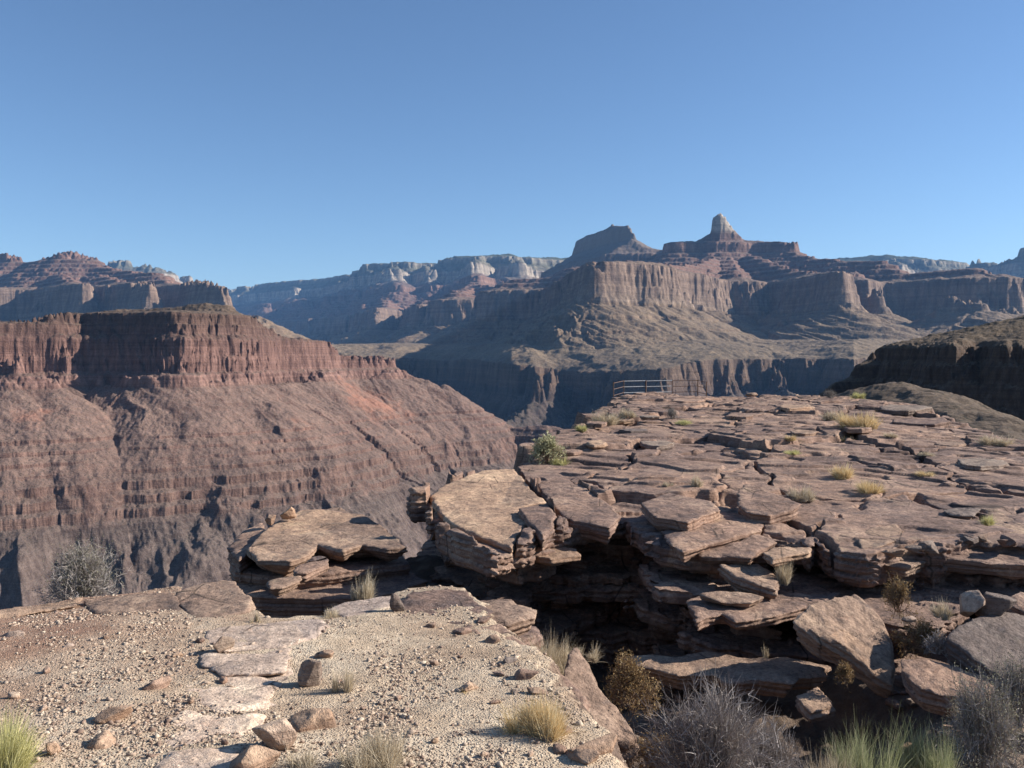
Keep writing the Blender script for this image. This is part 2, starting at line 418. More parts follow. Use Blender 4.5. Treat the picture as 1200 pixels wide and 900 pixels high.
def red_patches(T, c):
    ra = T.n('ShaderNodeAttribute'); ra.attribute_name = 'rill'
    c = T.mix(T.remap(ra.outputs['Fac'], .25, .85), T.mix(T.remap(ra.outputs['Fac'], .25, -.1), c, T.mix(1.0, c, (.80, .76, .76), 'MULTIPLY')), T.mix(1.0, c, (1.22, 1.2, 1.18), 'MULTIPLY'))
    for (q, r) in ((at(430, 484, 1720), 80.0), (at(35, 500, 1255), 32.0), (at(345, 515, 1440), 36.0)):
        v = T.n('ShaderNodeVectorMath', operation='DISTANCE'); T.l(T.pos, v.inputs[0]); v.inputs[1].default_value = tuple(q)
        dd = T.math('ADD', v.outputs['Value'], T.math('MULTIPLY', T.math('SUBTRACT', T.noise(.03, 4, .65), .5), r * 2.6))
        c = T.mix(T.remap(dd, r * 1.1, r * .35, 0, .62), c, (.34, .155, .10))
    return c
pk = lambda L: [(p, (c[0] * .93, c[1] * .90, c[2] * .95)) for p, c in L]
near_stops = pk(near_stops); near_talus = pk(near_talus)
M_near = terrain_mat('mesa_rock', near_stops, -430, 140, near_talus, 6, .8, .55, 3.2, red_patches, 1.2)
nr_ = [
    dict(p=[(-160, 374, 1290), (-40, 372, 1380), (60, 369, 1450)], w=20, g=.8),
    dict(p=[(60, 369, 1450), (95, 368, 1500), (150, 366, 1500), (205, 364, 1480), (250, 365, 1540), (290, 374, 1600), (310, 386, 1650), (345, 394, 1700), (378, 402, 1770)], w=16, g=.7),
    dict(p=[(90, 367, 1640), (160, 362, 1680), (205, 360, 1680), (240, 356, 1680), (262, 358, 1680), (282, 369, 1700)], w=12, g=.2, k=1.6),
    dict(p=[(375, 403, 1780), (395, 415, 1830), (425, 417, 1860), (455, 422, 1900)], w=14, g=.7),
    dict(p=[(455, 423, 1900), (474, 434, 1905), (500, 446, 1910), (515, 462, 1915), (521, 451, 1915), (532, 474, 1915), (556, 494, 1900), (590, 505, 1885), (640, 499, 1870), (668, 506, 1860), (700, 530, 1840)], w=4, g=.4, k=1.1),
    dict(p=[(200, 452, 1440), (215, 470, 1400), (235, 500, 1340)], w=6, g=.5),
    dict(p=[(0, 423, 1330), (20, 424, 1320), (60, 448, 1330)], w=8, g=.5),
]
D = np.concatenate([np.arange(700, 1150, 2.6), np.arange(1150, 1960, 1.8), np.arange(1960, 2640, 9)])
X, Y = fan(-90, 760, 900, D)
S0, BT, BD = ridge_field(X, Y, NEAR, nr_, 74.0, 14.0, 21)
cliffy = np.clip((S0 - NEAR.S(-52)) / 12, 0, 1) + .45 * np.clip((NEAR.S(-150) - S0) / 20, 0, 1)
bw = np.clip(BD / 20, .26, 1)
S0 = S0 + 9 * bw * fbm(X / 120, Y / 120, 24, 3) + bw * (2 - 9.5 * cliffy) * ridged(X / 60, Y / 60, 25, 4, .58) + bw * 12 * cliffy * pn2(X / 110, Y / 110, 23) + (.5 + 1.6 * cliffy) * fbm(X / 9, Y / 9, 26, 3)
tal = 1 - np.clip(cliffy, 0, 1)
rill = ridged(BT / 26 + .6 * pn2(X / 70, Y / 70, 170), S0 / 260, 171, 4, .62) + .35 * fbm(X / 60, Y / 60, 172, 3)
S0 = S0 + tal * (2.4 * ridged(BT / 34 + .4 * pn2(X / 80, Y / 80, 70), S0 / 200, 71, 3) + 0.6 * ridged(BT / 12 + .4 * pn2(X / 30, Y / 30, 73), S0 / 120, 72, 3, .6) + 2.0 * fbm(X / 16, Y / 16, 74, 4, .6))
deep = np.clip((NEAR.S(-205) - S0) / 60, 0, 1)
S0 = S0 + deep * 46 * ridged(BT / 85, S0 / 330, 28, 4, .5)
Z0 = NEAR.T(S0)
cl = np.clip(cliffy, 0, 1)
S0 = S0 + bw * cl * (3.2 * fbm(X / 15 + Z0 / 22, Y / 15 - Z0 / 19, 83, 4, .6) - 3.4 * ridged(X / 24, Y / 24, 84, 3))
msk = np.clip(fbm(X / 95, Y / 95, 98, 3) * 1.8 + .30, 0, 1) * np.clip((-60 - Z0) / 20, 0, 1)
Zs = np.interp(S0, np.interp([-430, -222, -172, -120, -52], NEAR.z, NEAR.s), [-430, -222, -172, -120, -52])
Z = NEAR.T(S0) * (1 - msk) + Zs * msk + 1.0 * fbm(X / 20, Y / 20, 29, 4, .6) + deep * 1.2 * ridged(X / 22, Y / 30, 30, 3)
Z = np.maximum(Z, -430)
build_sheet('near_mesa_hill', X, Y, Z, M_near, {'rill': (rill * tal).ravel()})

# ------------------------------------------------------------------ dark mesa on the right
SIDE = Strata([(-140, 1), (-60, .8), (-22, .9), (-15, 2.0), (-12, .8), (-6, 2.6), (-3, .8), (3, 3.0), (6, .5), (60, .28)])
side_stops = [(-140, (.12, .085, .065)), (-22, (.13, .09, .068)), (2, (.14, .095, .07)), (7, (.20, .14, .095)), (60, (.20, .145, .10))]
side_talus = [(-140, (.20, .155, .115)), (0, (.20, .15, .11)), (10, (.185, .135, .088)), (60, (.20, .15, .10))]
M_side = terrain_mat('side_mesa_rock', side_stops, -140, 60, side_talus, 1.6, .22, .14, 1.1, None, .35)
sr = [
    dict(p=[(940, 472, 455), (970, 455, 460), (1000, 433, 470), (1022, 412, 475)], w=1, g=.3),
]
D = np.concatenate([np.arange(56, 160, .7), np.arange(160, 330, 1.5), np.arange(330, 700, 1.2)])
X, Y = fan(930, 1330, 520, D)
S0, BT, BD = ridge_field(X, Y, SIDE, sr, 34.0, 11.0, 61)
pl = [(col_u(a) * b, b) for a, b in ((1040, 500), (1050, 455), (1078, 440), (1100, 402), (1120, 395), (1150, 402), (1180, 385), (1400, 350), (1700, 700), (1500, 1100), (1100, 900), (1045, 700), (1030, 570))]
psd = poly_sd(X, Y, pl) - 7 * ridged(X / 38, Y / 38, 68, 2) - 3.6 * ridged(X / 15, Y / 15, 69, 3, .6) + 1.2 * fbm(X / 4, Y / 4, 67, 3, .6)
S0 = np.maximum(S0, SIDE.S(5) + np.where(psd > 0, psd * .8, psd))
inn = np.clip((SIDE.S(9) - S0) / 8, 0, 1)
S0 = S0 + inn * 2.0 * fbm(X / 30, Y / 30, 63, 2)
Z = SIDE.T(S0) + .35 * fbm(X / 7, Y / 7, 66, 4, .6)
# the low brown hump in front of the dark face, a rounded crest falling away on both sides
hump = [(1008, 466, 176), (1025, 453, 176), (1045, 447, 172), (1075, 453, 160), (1110, 470, 138), (1150, 488, 118), (1200, 513, 100), (1300, 545, 88)]
hp = np.array([at(*q) for q in hump]); hz = np.full(X.shape, -1e9)
for i in range(len(hp) - 1):
    ax, ay, az = hp[i]; bx, by, bz = hp[i + 1]; L = math.hypot(bx - ax, by - ay)
    t = np.clip(((X - ax) * (bx - ax) + (Y - ay) * (by - ay)) / L ** 2, 0, 1)
    d = np.hypot(X - ax - (bx - ax) * t, Y - ay - (by - ay) * t)
    hz = np.maximum(hz, az + (bz - az) * t - .5 * (np.sqrt(d * d + 36) - 6))
hz = hz + .5 * fbm(X / 9, Y / 9, 87, 4, .6) - .7 * np.abs(pn2(X / 5, Y / 12, 88))
Z = np.maximum(Z, hz)
build_sheet('side_mesa_hill', X, Y, Z, M_side)

# ------------------------------------------------------------------ haze
def haze(density=2.0e-5):
    x0, x1, y0, y1, z0, z1 = -16000, 16000, -800, 19500, -426, 1400
    v = [(x, y, z) for z in (z0, z1) for y in (y0, y1) for x in (x0, x1)]
    f = [(0, 2, 3, 1), (4, 5, 7, 6), (0, 1, 5, 4), (2, 6, 7, 3), (0, 4, 6, 2), (1, 3, 7, 5)]
    m = bpy.data.materials.new('haze_air'); m.use_nodes = True; t = m.node_tree; t.nodes.clear()
    o = t.nodes.new('ShaderNodeOutputMaterial'); p = t.nodes.new('ShaderNodeVolumePrincipled')
    p.inputs['Color'].default_value = (.26, .54, 1.0, 1); p.inputs['Density'].default_value = density; p.inputs['Anisotropy'].default_value = .0
    t.links.new(p.outputs[0], o.inputs['Volume'])
    ob = mesh_obj('haze', v, f, m, False)
    return structure(ob, 'stuff')
haze()
# ------------------------------------------------------------------ foreground materials
def rock_mat(name, dark=.5, tint=(1, 1, 1), bed=True, fine=1.0):
    """sandstone: pinkish tan with varnished desert brown, pale worn spots and grey lichen"""
    T = NT(name)
    geo = T.n('ShaderNodeNewGeometry')
    t = lambda c: tuple(a * b for a, b in zip(c, tint))
    n1 = T.noise(.9, 5, .62, dist=.3); n2 = T.noise(3.7, 5, .68, dist=.4); n3_ = T.noise(22 * fine, 4, .75)
    c = T.ramp(T.math('ADD', T.math('MULTIPLY', n1, .55), T.math('MULTIPLY', n2, .45)), [(.34, t((.165, .118, .092))), (.45, t((.24, .168, .13))), (.53, t((.31, .22, .168))), (.63, t((.42, .31, .23)))])
    c = T.mix(T.remap(n2, .40 + .18 * dark, .28 + .12 * dark, 0, .75), c, t((.145, .115, .105)))
    c = T.mix(T.remap(T.noise(1.7, 4, .7), .60, .70, 0, .55), c, t((.40, .31, .215)))
    c = T.mix(T.remap(T.noise(6.1, 4, .7), .62, .70, 0, .5), c, t((.34, .21, .15)))
    c = T.mix(T.remap(n3_, .34, .64), T.mix(1.0, c, (.62, .60, .58), 'MULTIPLY'), T.mix(1.0, c, (1.22, 1.20, 1.16), 'MULTIPLY'))
    # small dark pits and pale flecks
    v = T.voro(34 * fine)
    c = T.mix(T.math('MULTIPLY', T.remap(v, .26, .14), T.remap(T.noise(7, 2), .5, .62)), c, (.05, .04, .035))
    v2 = T.voro(47 * fine, vec=T.scale(T.pos, (1, 1, 1.3)))
    c = T.mix(T.math('MULTIPLY', T.remap(v2, .24, .12), T.remap(T.noise(5, 2), .52, .62)), c, t((.46, .38, .29)))
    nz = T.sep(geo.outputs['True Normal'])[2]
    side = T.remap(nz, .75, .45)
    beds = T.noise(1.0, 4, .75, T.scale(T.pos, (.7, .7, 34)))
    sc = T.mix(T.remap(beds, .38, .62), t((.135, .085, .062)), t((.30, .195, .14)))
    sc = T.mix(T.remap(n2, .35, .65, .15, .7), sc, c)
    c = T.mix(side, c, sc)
    h1 = T.math('ADD', T.math('MULTIPLY', T.noise(14 * fine, 6, .72), 1.0), T.math('MULTIPLY', T.math('MULTIPLY', beds, side), 1.0))
    nb = T.bump(h1, .035, .9)
    nb = T.bump(T.noise(75 * fine, 3, .7), .006, .8, nb)
    # plates differ: some are varnished dark, some are greyer or fresher
    pv = T.n('ShaderNodeTexVoronoi', feature='F1'); pv.inputs['Scale'].default_value = .62; T.l(T.scale(T.pos, (1.0, .62, 2.6)), pv.inputs['Vector'])
    rr = T.math('ADD', T.math('MULTIPLY', T.sep(pv.outputs['Color'])[0], .6), T.math('MULTIPLY', T.n('ShaderNodeObjectInfo').outputs['Random'], .4))
    c = T.mix(1.0, c, T.ramp(rr, [(.12, (.66, .66, .70)), (.38, (.90, .90, .92)), (.6, (1.05, 1.03, 1.0)), (.85, (1.25, 1.20, 1.12))]), 'MULTIPLY')
    # hairline cracks
    cr = T.voro(1.6, vec=T.scale(T.pos, (1.0, .55, .4)), feature='DISTANCE_TO_EDGE')
    ck = T.math('MULTIPLY', T.remap(cr, .018, .004), T.remap(T.noise(1.3, 2), .48, .6))
    c = T.mix(T.math('MULTIPLY', ck, .75), c, (.035, .027, .022))
    return T.done(c, nb)
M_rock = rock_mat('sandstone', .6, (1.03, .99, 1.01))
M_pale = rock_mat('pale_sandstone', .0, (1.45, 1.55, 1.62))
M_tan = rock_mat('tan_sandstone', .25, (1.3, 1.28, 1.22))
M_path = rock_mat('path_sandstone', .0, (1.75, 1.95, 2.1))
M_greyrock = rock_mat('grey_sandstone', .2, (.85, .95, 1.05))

def gravel_ground_mat():
    T = NT('gravel_soil')
    n = T.noise(1.1, 4, .6); n2 = T.noise(9, 4, .7)
    c = T.ramp(n, [(.36, (.40, .29, .20)), (.5, (.52, .40, .28)), (.64, (.60, .49, .36))])
    # reddish soil towards the left edge of the clearing
    x = T.sep(T.pos)
    red = T.math('MULTIPLY', T.remap(T.math('ADD', x[0], T.math('MULTIPLY', T.math('SUBTRACT', n, .5), 3.0)), -1.5, -3.4), .8)
    c = T.mix(red, c, (.285, .155, .105))
    c = T.mix(T.remap(n2, .35, .65), T.mix(1.0, c, (.78, .76, .74), 'MULTIPLY'), T.mix(1.0, c, (1.15, 1.14, 1.12), 'MULTIPLY'))
    v = T.n('ShaderNodeTexVoronoi', feature='F1'); v.inputs['Scale'].default_value = 80; T.l(T.pos, v.inputs['Vector'])
    pc = T.ramp(T.sep(v.outputs['Color'])[0], [(0, (.20, .13, .10)), (.3, (.34, .24, .18)), (.6, (.46, .37, .28)), (.85, (.58, .50, .40)), (1, (.66, .60, .50))])
    amt = T.math('MULTIPLY', T.remap(v.outputs['Distance'], .5, .35), T.remap(T.noise(2.2, 3), .38, .55, .25, .9))
    c = T.mix(amt, c, T.mix(.35, pc, c))
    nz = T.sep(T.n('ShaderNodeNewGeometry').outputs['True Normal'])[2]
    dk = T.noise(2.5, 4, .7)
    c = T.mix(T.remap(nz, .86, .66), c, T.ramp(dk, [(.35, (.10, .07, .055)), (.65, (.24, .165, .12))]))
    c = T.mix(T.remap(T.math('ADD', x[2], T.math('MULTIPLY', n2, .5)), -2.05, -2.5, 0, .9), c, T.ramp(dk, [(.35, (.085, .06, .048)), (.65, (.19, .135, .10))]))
    h = T.math('ADD', T.math('MULTIPLY', T.remap(v.outputs['Distance'], .5, .1), .5), T.noise(26, 5, .7))
    return T.done(c, T.bump(h, .02, .9))
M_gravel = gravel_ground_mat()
def simple_var(name, stops, scale=8.0, rough=.9, bump=0):
    T = NT(name)
    oi = T.n('ShaderNodeObjectInfo').outputs['Random']
    at_ = T.n('ShaderNodeAttribute'); at_.attribute_name = 'rnd'
    f = T.math('ADD', T.math('MULTIPLY', at_.outputs['Fac'], .75), T.math('MULTIPLY', T.noise(scale, 2), .3))
    c = T.ramp(f, stops)
    T.b.inputs['Roughness'].default_value = rough
    if bump: return T.done(c, T.bump(T.noise(60, 4), bump))
    return T.done(c)
M_pebble = simple_var('pebble_stone', [(.05, (.13, .085, .065)), (.3, (.26, .18, .135)), (.6, (.42, .32, .24)), (.9, (.50, .41, .31)), (1, (.60, .53, .43))], 30, .9, .004)

# ------------------------------------------------------------------ surface nets: turns a density field into a mesh
def surface_nets(f, ax, ay, az):
    """f[nx,ny,nz] > 0 inside; returns verts in index space and quads"""
    ins = f > 0
    nx, ny, nz = f.shape
    cnt = np.zeros((nx - 1, ny - 1, nz - 1), dtype=np.uint8)
    for a in (0, 1):
        for b in (0, 1):
            for c in (0, 1):
                cnt += ins[a:nx - 1 + a, b:ny - 1 + b, c:nz - 1 + c]
    act = (cnt > 0) & (cnt < 8)
    I, J, K = np.nonzero(act)
    idx = np.full(act.shape, -1, dtype=np.int32); idx[I, J, K] = np.arange(len(I))
    acc = np.zeros((len(I), 3)); w = np.zeros(len(I))
    for axis in range(3):
        o = [q for q in range(3) if q != axis]
        for p in (0, 1):
            for q in (0, 1):
                a = [I, J, K]; a = [t.copy() for t in a]; a[o[0]] = a[o[0]] + p; a[o[1]] = a[o[1]] + q
                b = [t.copy() for t in a]; b[axis] = b[axis] + 1
                fa = f[a[0], a[1], a[2]]; fb = f[b[0], b[1], b[2]]
                m = (fa > 0) != (fb > 0)
                t = np.where(m, fa / np.where(m, fa - fb, 1), 0)
                pos = np.stack(a, -1).astype(np.float64); pos[:, axis] += t
                acc += pos * m[:, None]; w += m
    V = acc / w[:, None]
    quads = []
    for axis in range(3):
        sl = [slice(None)] * 3; sl2 = [slice(None)] * 3
        sl[axis] = slice(0, -1); sl2[axis] = slice(1, None)
        ch = ins[tuple(sl)] != ins[tuple(sl2)]
        o = [q for q in range(3) if q != axis]
        E = np.array(np.nonzero(ch))
        ok = (E[o[0]] > 0) & (E[o[1]] > 0) & (E[o[0]] < f.shape[o[0]] - 1) & (E[o[1]] < f.shape[o[1]] - 1)
        E = E[:, ok]
        s_in = ins[tuple(E)]
        def cell(p, q):
            c = E.copy(); c[o[0]] -= p; c[o[1]] -= q
            return idx[tuple(c)]
        q4 = np.stack([cell(0, 0), cell(1, 0), cell(1, 1), cell(0, 1)], -1)
        flip = s_in ^ (axis == 1)
        q4 = np.where(flip[:, None], q4, q4[:, ::-1])
        quads.append(q4)
    Q = np.concatenate(quads)
    W = np.stack([np.interp(V[:, 0], np.arange(nx), ax), np.interp(V[:, 1], np.arange(ny), ay), np.interp(V[:, 2], np.arange(nz), az)], -1)
    return W, Q

def joint_field(X, Y, inside, seed, size, aspect=1.6, ang=0.0, jit=.9, wob=.05):
    """angular joint-block outline: a point is in when its nearest block centre is in. Returns a signed distance-like field and block values"""
    rs = np.random.RandomState(seed)
    ca, sa = math.cos(ang), math.sin(ang)
    U = (X * ca + Y * sa); V = (-X * sa + Y * ca)
    U = U + wob * fbm(X / (size * .5), Y / (size * .5), seed + 3, 3); V = V + wob * fbm(X / (size * .5) + 9, Y / (size * .5), seed + 4, 3)
    U = U / size; V = V / (size * aspect)
    u0, u1, v0, v1 = math.floor(U.min()) - 2, math.ceil(U.max()) + 2, math.floor(V.min()) - 2, math.ceil(V.max()) + 2
    nu, nv = u1 - u0, v1 - v0
    GU, GV = np.meshgrid(u0 + np.arange(nu), v0 + np.arange(nv), indexing='ij')
    off = np.stack([_hash(GU & 0xffffffff, GV & 0xffffffff, seed * 7 + q).astype(np.float64) / 4294967296.0 for q in (1, 2)], -1) * jit + (1 - jit) / 2
    ids = (_hash(GU & 0xffffffff, GV & 0xffffffff, seed * 7 + 5) % np.uint32(199999)).astype(int)
    cu = u0 + np.arange(nu)[:, None] + off[..., 0]; cv = v0 + np.arange(nv)[None, :] + off[..., 1]
    wu = cu * size; wv = cv * size * aspect
    cx = wu * ca - wv * sa; cy = wu * sa + wv * ca
    isin = inside(cx, cy)
    iu = np.floor(U).astype(int) - u0; iv = np.floor(V).astype(int) - v0
    din = np.full(X.shape, 9.0); dout = np.full(X.shape, 9.0); best = np.full(X.shape, 99.0); second = np.full(X.shape, 99.0); bid = np.zeros(X.shape, dtype=int)
    for a in (-2, -1, 0, 1, 2):
        for b in (-2, -1, 0, 1, 2):
            ii = np.clip(iu + a, 0, nu - 1); jj = np.clip(iv + b, 0, nv - 1)
            d = np.sqrt((U - cu[ii, jj]) ** 2 + (V - cv[ii, jj]) ** 2)
            k = isin[ii, jj]
            din = np.where(k, np.minimum(din, d), din); dout = np.where(~k, np.minimum(dout, d), dout)
            nb = d < best
            second = np.where(nb, best, np.minimum(second, d)); bid = np.where(nb, ii * nv + jj, bid); best = np.minimum(best, d)
    return (dout - din) * size * .6, ids.ravel()[bid], (second - best) * size * .6

# ------------------------------------------------------------------ the near ground: gravel clearing, gully and slope below
def idw(X, Y, pts, p=3.0):
    w = 0; s = 0
    for (x, y, z) in pts:
        q = 1.0 / (((X - x) ** 2 + (Y - y) ** 2) + .05) ** (p / 2)
        w = w + q; s = s + q * z
    return s / w
GP = [(-150, 900), (0, 900), (150, 900), (300, 900), (450, 900), (600, 900), (690, 900), (0, 800), (150, 800), (300, 800), (450, 800), (580, 800), (640, 850), (0, 725), (150, 720), (300, 735), (420, 730), (520, 720), (590, 760), (-200, 760)]
def gz(y): return -1.66 - (y - 3.5) * .082
def ground_D(px, py):
    r = ray(px, py); D = 5.0
    for _ in range(30): D = gz(D) / r[2]
    return D
gpts = []
for px, py in GP:
    D = ground_D(px, py); gpts.append((col_u(px) * D, D, gz(D)))
EDGE = [(-420, 730), (-60, 722), (0, 713), (90, 697), (200, 688), (275, 700), (292, 716), (312, 727), (380, 720), (402, 709), (462, 699), (480, 690), (548, 690), (566, 716), (585, 738), (612, 762), (650, 800), (672, 838), (700, 868), (735, 905), (780, 1000), (860, 1200)]
edge_w = [(col_u(a) * ground_D(a, b), ground_D(a, b)) for a, b in EDGE]
edge_poly = edge_w + [(edge_w[-1][0], -1.5), (-9, -1.5), (-9, edge_w[0][1])]
# floor of the gully and of the alcove under the ledges (x, y, z)
FLOOR = [(1.0, 5.2, -2.85), (1.6, 4.6, -2.75), (.9, 6.2, -2.95), (2.0, 6.5, -3.3), (1.4, 7.6, -3.4), (3.0, 5.0, -2.75), (2.6, 7.6, -3.4), (3.6, 6.2, -2.75), (4.6, 6.8, -2.6), (5.4, 7.6, -2.55), (4.6, 5.0, -2.4), (6.0, 5.2, -2.3),
         (7.0, 7.0, -2.4), (3.8, 8.6, -3.1), (0.3, 7.8, -3.5), (-.5, 9.0, -3.5), (-.7, 10.4, -3.6), (-1.0, 11.8, -3.1), (-1.15, 12.8, -3.0), (-1.9, 10.5, -4.6), (-1.5, 8.2, -3.4), (-2.6, 8.6, -3.9), (-3.4, 10, -5.4), (-4, 14, -9), (-8, 12, -9), (-9, 8.4, -5.2), (1, 10, -4.2), (4, 10, -3.6), (7, 9, -2.9), (0, 14, -8), (6, 13, -4), (12, 12, -3.2), (-12, 18, -16), (2, 2.5, -2.2), (8, 4, -2.1)]
def ground_z(X, Y):
    top = gz(Y) + .026 * fbm(X / 1.6, Y / 1.6, 201, 3) + .008 * fbm(X / .3, Y / .3, 205, 3)
    fl = idw(X, Y, FLOOR, 3.6) + .10 * fbm(X / .8, Y / .8, 211, 4) + .03 * ridged(X / .25, Y / .25, 212, 3)
    sd = poly_sd(X, Y, edge_poly) + .13 * fbm(X / .55, Y / .55, 215, 4)
    t = np.clip(-sd / .55, 0, 1); t = t * t * (3 - 2 * t)
    return top * (1 - t) + np.minimum(fl, top) * t
D = np.concatenate([np.arange(1.2, 3.2, .06), np.exp(np.linspace(math.log(3.2), math.log(13.0), 760)), np.exp(np.linspace(math.log(13.2), math.log(60.0), 120))])
X, Y = fan(-1000, 2000, 1500, D)
Z = ground_z(X, Y)
far_drop = np.clip(Y - 13.0, 0, None)
Z = np.where(Y > 13.0, Z - far_drop * .75, Z)
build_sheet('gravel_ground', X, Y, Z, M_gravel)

# ------------------------------------------------------------------ the bedrock platform
def plat_z(X, Y):
    """surface of the platform before plates and cracks"""
    far = np.interp(Y, [9, 12, 16, 24, 34, 46, 60], [-2.13, -2.15, -2.13, -2.10, -2.10, -2.28, -2.75])
    far = far - .25 * np.clip((X / np.maximum(Y, 1) - .40) / .2, 0, 1) * np.clip((Y - 12) / 14, 0, 1)
    return far
def pt_on(px, py, it=40):
    r = ray(px, py); D = 14.0
    for _ in range(it):
        z = float(plat_z(np.array(r[0] * D), np.array(D))); D = .5 * D + .5 * min(z / r[2], 70)
    return (r[0] * D, D)
rimpx = [(505, 580), (530, 562), (565, 551), (603, 548), (622, 531), (662, 506), (690, 488), (712, 475)]
plat_poly = [pt_on(*q) for q in rimpx] + [(col_u(722) * 52, 52), (col_u(760) * 57, 57), (col_u(828) * 57, 57), (col_u(840) * 52, 52), (col_u(960) * 50, 50), (col_u(1000) * 43, 43), (col_u(1085) * 36, 36), (col_u(1150) * 27, 27), (col_u(1215) * 21, 21), (30, 26), (34, 9.0), (col_u(1330) * 9.2, 9.2)]
plat_poly += [pt_on(a, b) for a, b in ((1230, 655), (1150, 640), (1095, 652), (1040, 655), (1000, 640), (955, 622), (930, 628), (905, 640), (860, 640), (800, 645), (770, 612), (735, 606), (700, 622), (655, 612), (640, 632), (600, 642), (550, 622), (520, 606))]
plat_poly = np.array(plat_poly)
JA = -.62
CLEAR = [  # joint blocks that lie deeper because a great slab rests on them
    ([(500, 584), (515, 566), (531, 558), (565, 548), (606, 545), (626, 571), (646, 588), (620, 614), (604, 634), (600, 646), (550, 632), (510, 606)], 12.3),
    ([(608, 595), (641, 588), (655, 603), (648, 618), (636, 628), (618, 612)], 11.0), ([(626, 565), (660, 556), (690, 572), (730, 604), (714, 620), (668, 612), (652, 600)], 12.2),
    ([(746, 590), (776, 578), (828, 584), (843, 596), (836, 606), (776, 612)], 11.3), ([(862, 580), (874, 565), (892, 569), (938, 590), (902, 605), (864, 590)], 11.7),
    ([(773, 624), (806, 606), (842, 598), (897, 604), (893, 620), (832, 643), (780, 636)], 10.5)]
CLEAR = [(np.array([tuple((ray(*q) * (at(sum(p[0] for p in ol) / len(ol), sum(p[1] for p in ol) / len(ol), D)[2] / ray(*q)[2]))[:2]) for q in ol]), at(sum(p[0] for p in ol) / len(ol), sum(p[1] for p in ol) / len(ol), D)[2]) for ol, D in CLEAR]
def tops(X, Y, fine):
    base = plat_z(X, Y)
    allin = lambda a, b: np.ones(a.shape, dtype=bool)
    _, b1, e1 = joint_field(X, Y, allin, 301, 1.65, 1.7, JA, .95, .12)
    _, b2, e2 = joint_field(X, Y, allin, 302, 2.9, 1.5, JA + .35, .9, .25)
    rs = np.random.RandomState(5)
    h1 = rs.randn(200000) * .020; gx = rs.randn(200000) * .02; gy = rs.randn(200000) * .02
    h2 = rs.randn(200000) * .07
    # local coordinates for plate tilt
    z = base + h1[b1] + h2[b2]
    z = z + gx[b1] * np.sin(X * 2.2 + b1) * .6 + gy[b2] * np.sin(Y * 1.3 + b2)
    gate1 = np.clip(pn2(X / 1.7, Y / 1.7, 310) * 2.2 + .25, 0, 1)
    z = z - .13 * gate1 * np.clip(1 - e1 / .045, 0, 1) - .22 * np.clip(1 - e2 / .06, 0, 1)
    # thin lifted sheets that step along contour lines
    st = fbm(X / 4.2 + .15 * Y, Y / 3.4, 320, 4, .55)
    q = st * 2.4; fr = np.clip((q - np.floor(q)) / .14, 0, 1)
    z = z + .045 * (np.floor(q) + fr * fr * (3 - 2 * fr))
    if np.min(Y) < 18:
        for P, zc in CLEAR:
            z = np.where(poly_sd(X, Y, P) > 0, np.minimum(z, zc - .11), z)
    z = z + .03 * fbm(X / 1.1, Y / 1.1, 329, 2) + .007 * fbm(X / .28, Y / .28, 330, 3, .6)
    return z
EZ = [  # bed: top z, bottom z, how far the face stands back from the platform edge (left part, right part), joint block size
    (-1.2, -2.42, .00, .00, .75), (-2.42, -2.54, .28, .20, .35), (-2.54, -2.72, .18, -.55, .6), (-2.72, -2.86, .55, -.15, .4), (-2.86, -3.00, .35, -.10, .5), (-3.00, -3.20, .10, -.75, .75),
    (-3.20, -3.38, .5, -.0, .4), (-3.38, -3.62, .05, -.20, .6), (-3.62, -5.4, .3, .10, .6)]
cols = np.linspace(col_u(470), col_u(1470), 725)
Dn = np.concatenate([np.linspace(7.7, 14.3, 262)])
zl = np.arange(-4.6, -1.72, .024)
Xn = Dn[None, :] * cols[:, None]; Yn = np.repeat(Dn[None, :], len(cols), 0)
P0 = poly_sd(Xn, Yn, plat_poly)
zt = tops(Xn, Yn, True)
fz = np.empty((len(cols), len(Dn), len(zl)), dtype=np.float32)
side = np.clip((Xn - 1.2) / 1.6, 0, 1)
for bi, (z1, z0, sl, sr_, bs) in enumerate(EZ):
    back = sl * (1 - side) + sr_ * side + .22 * fbm(Xn / 1.4, Yn / 3.0, 400 + bi, 2)
    bk = lambda cx, cy, sl=sl, sr_=sr_, bi=bi: (poly_sd(cx, cy, plat_poly) - (sl * (1 - np.clip((cx - 1.2) / 1.6, 0, 1)) + sr_ * np.clip((cx - 1.2) / 1.6, 0, 1)) + .30 * fbm(cx / 1.2, cy / 1.2, 430 + bi, 2)) > 0
    J, _, _ = joint_field(Xn, Yn, bk, 500 + bi, bs, 1.25, JA + .2 * math.sin(bi * 2.1), .95, .10)
    Fb = np.minimum(J, P0 - back + .38) + .03 * fbm(Xn / .2, Yn / .2, 460 + bi, 3)
    ks = np.nonzero((zl <= z1) & (zl > z0))[0]
    for k in ks:
        t = (z1 - zl[k]) / (z1 - z0) if bi else np.clip((-2.1 - zl[k]) / .3, 0, 1)
        rnd = .03 * (abs(2 * t - 1) ** 6) * 1.0 + .02 * math.sin(zl[k] * 95 + bi) + .015 * math.sin(zl[k] * 210 + 2 * bi)
        fz[:, :, k] = Fb - rnd
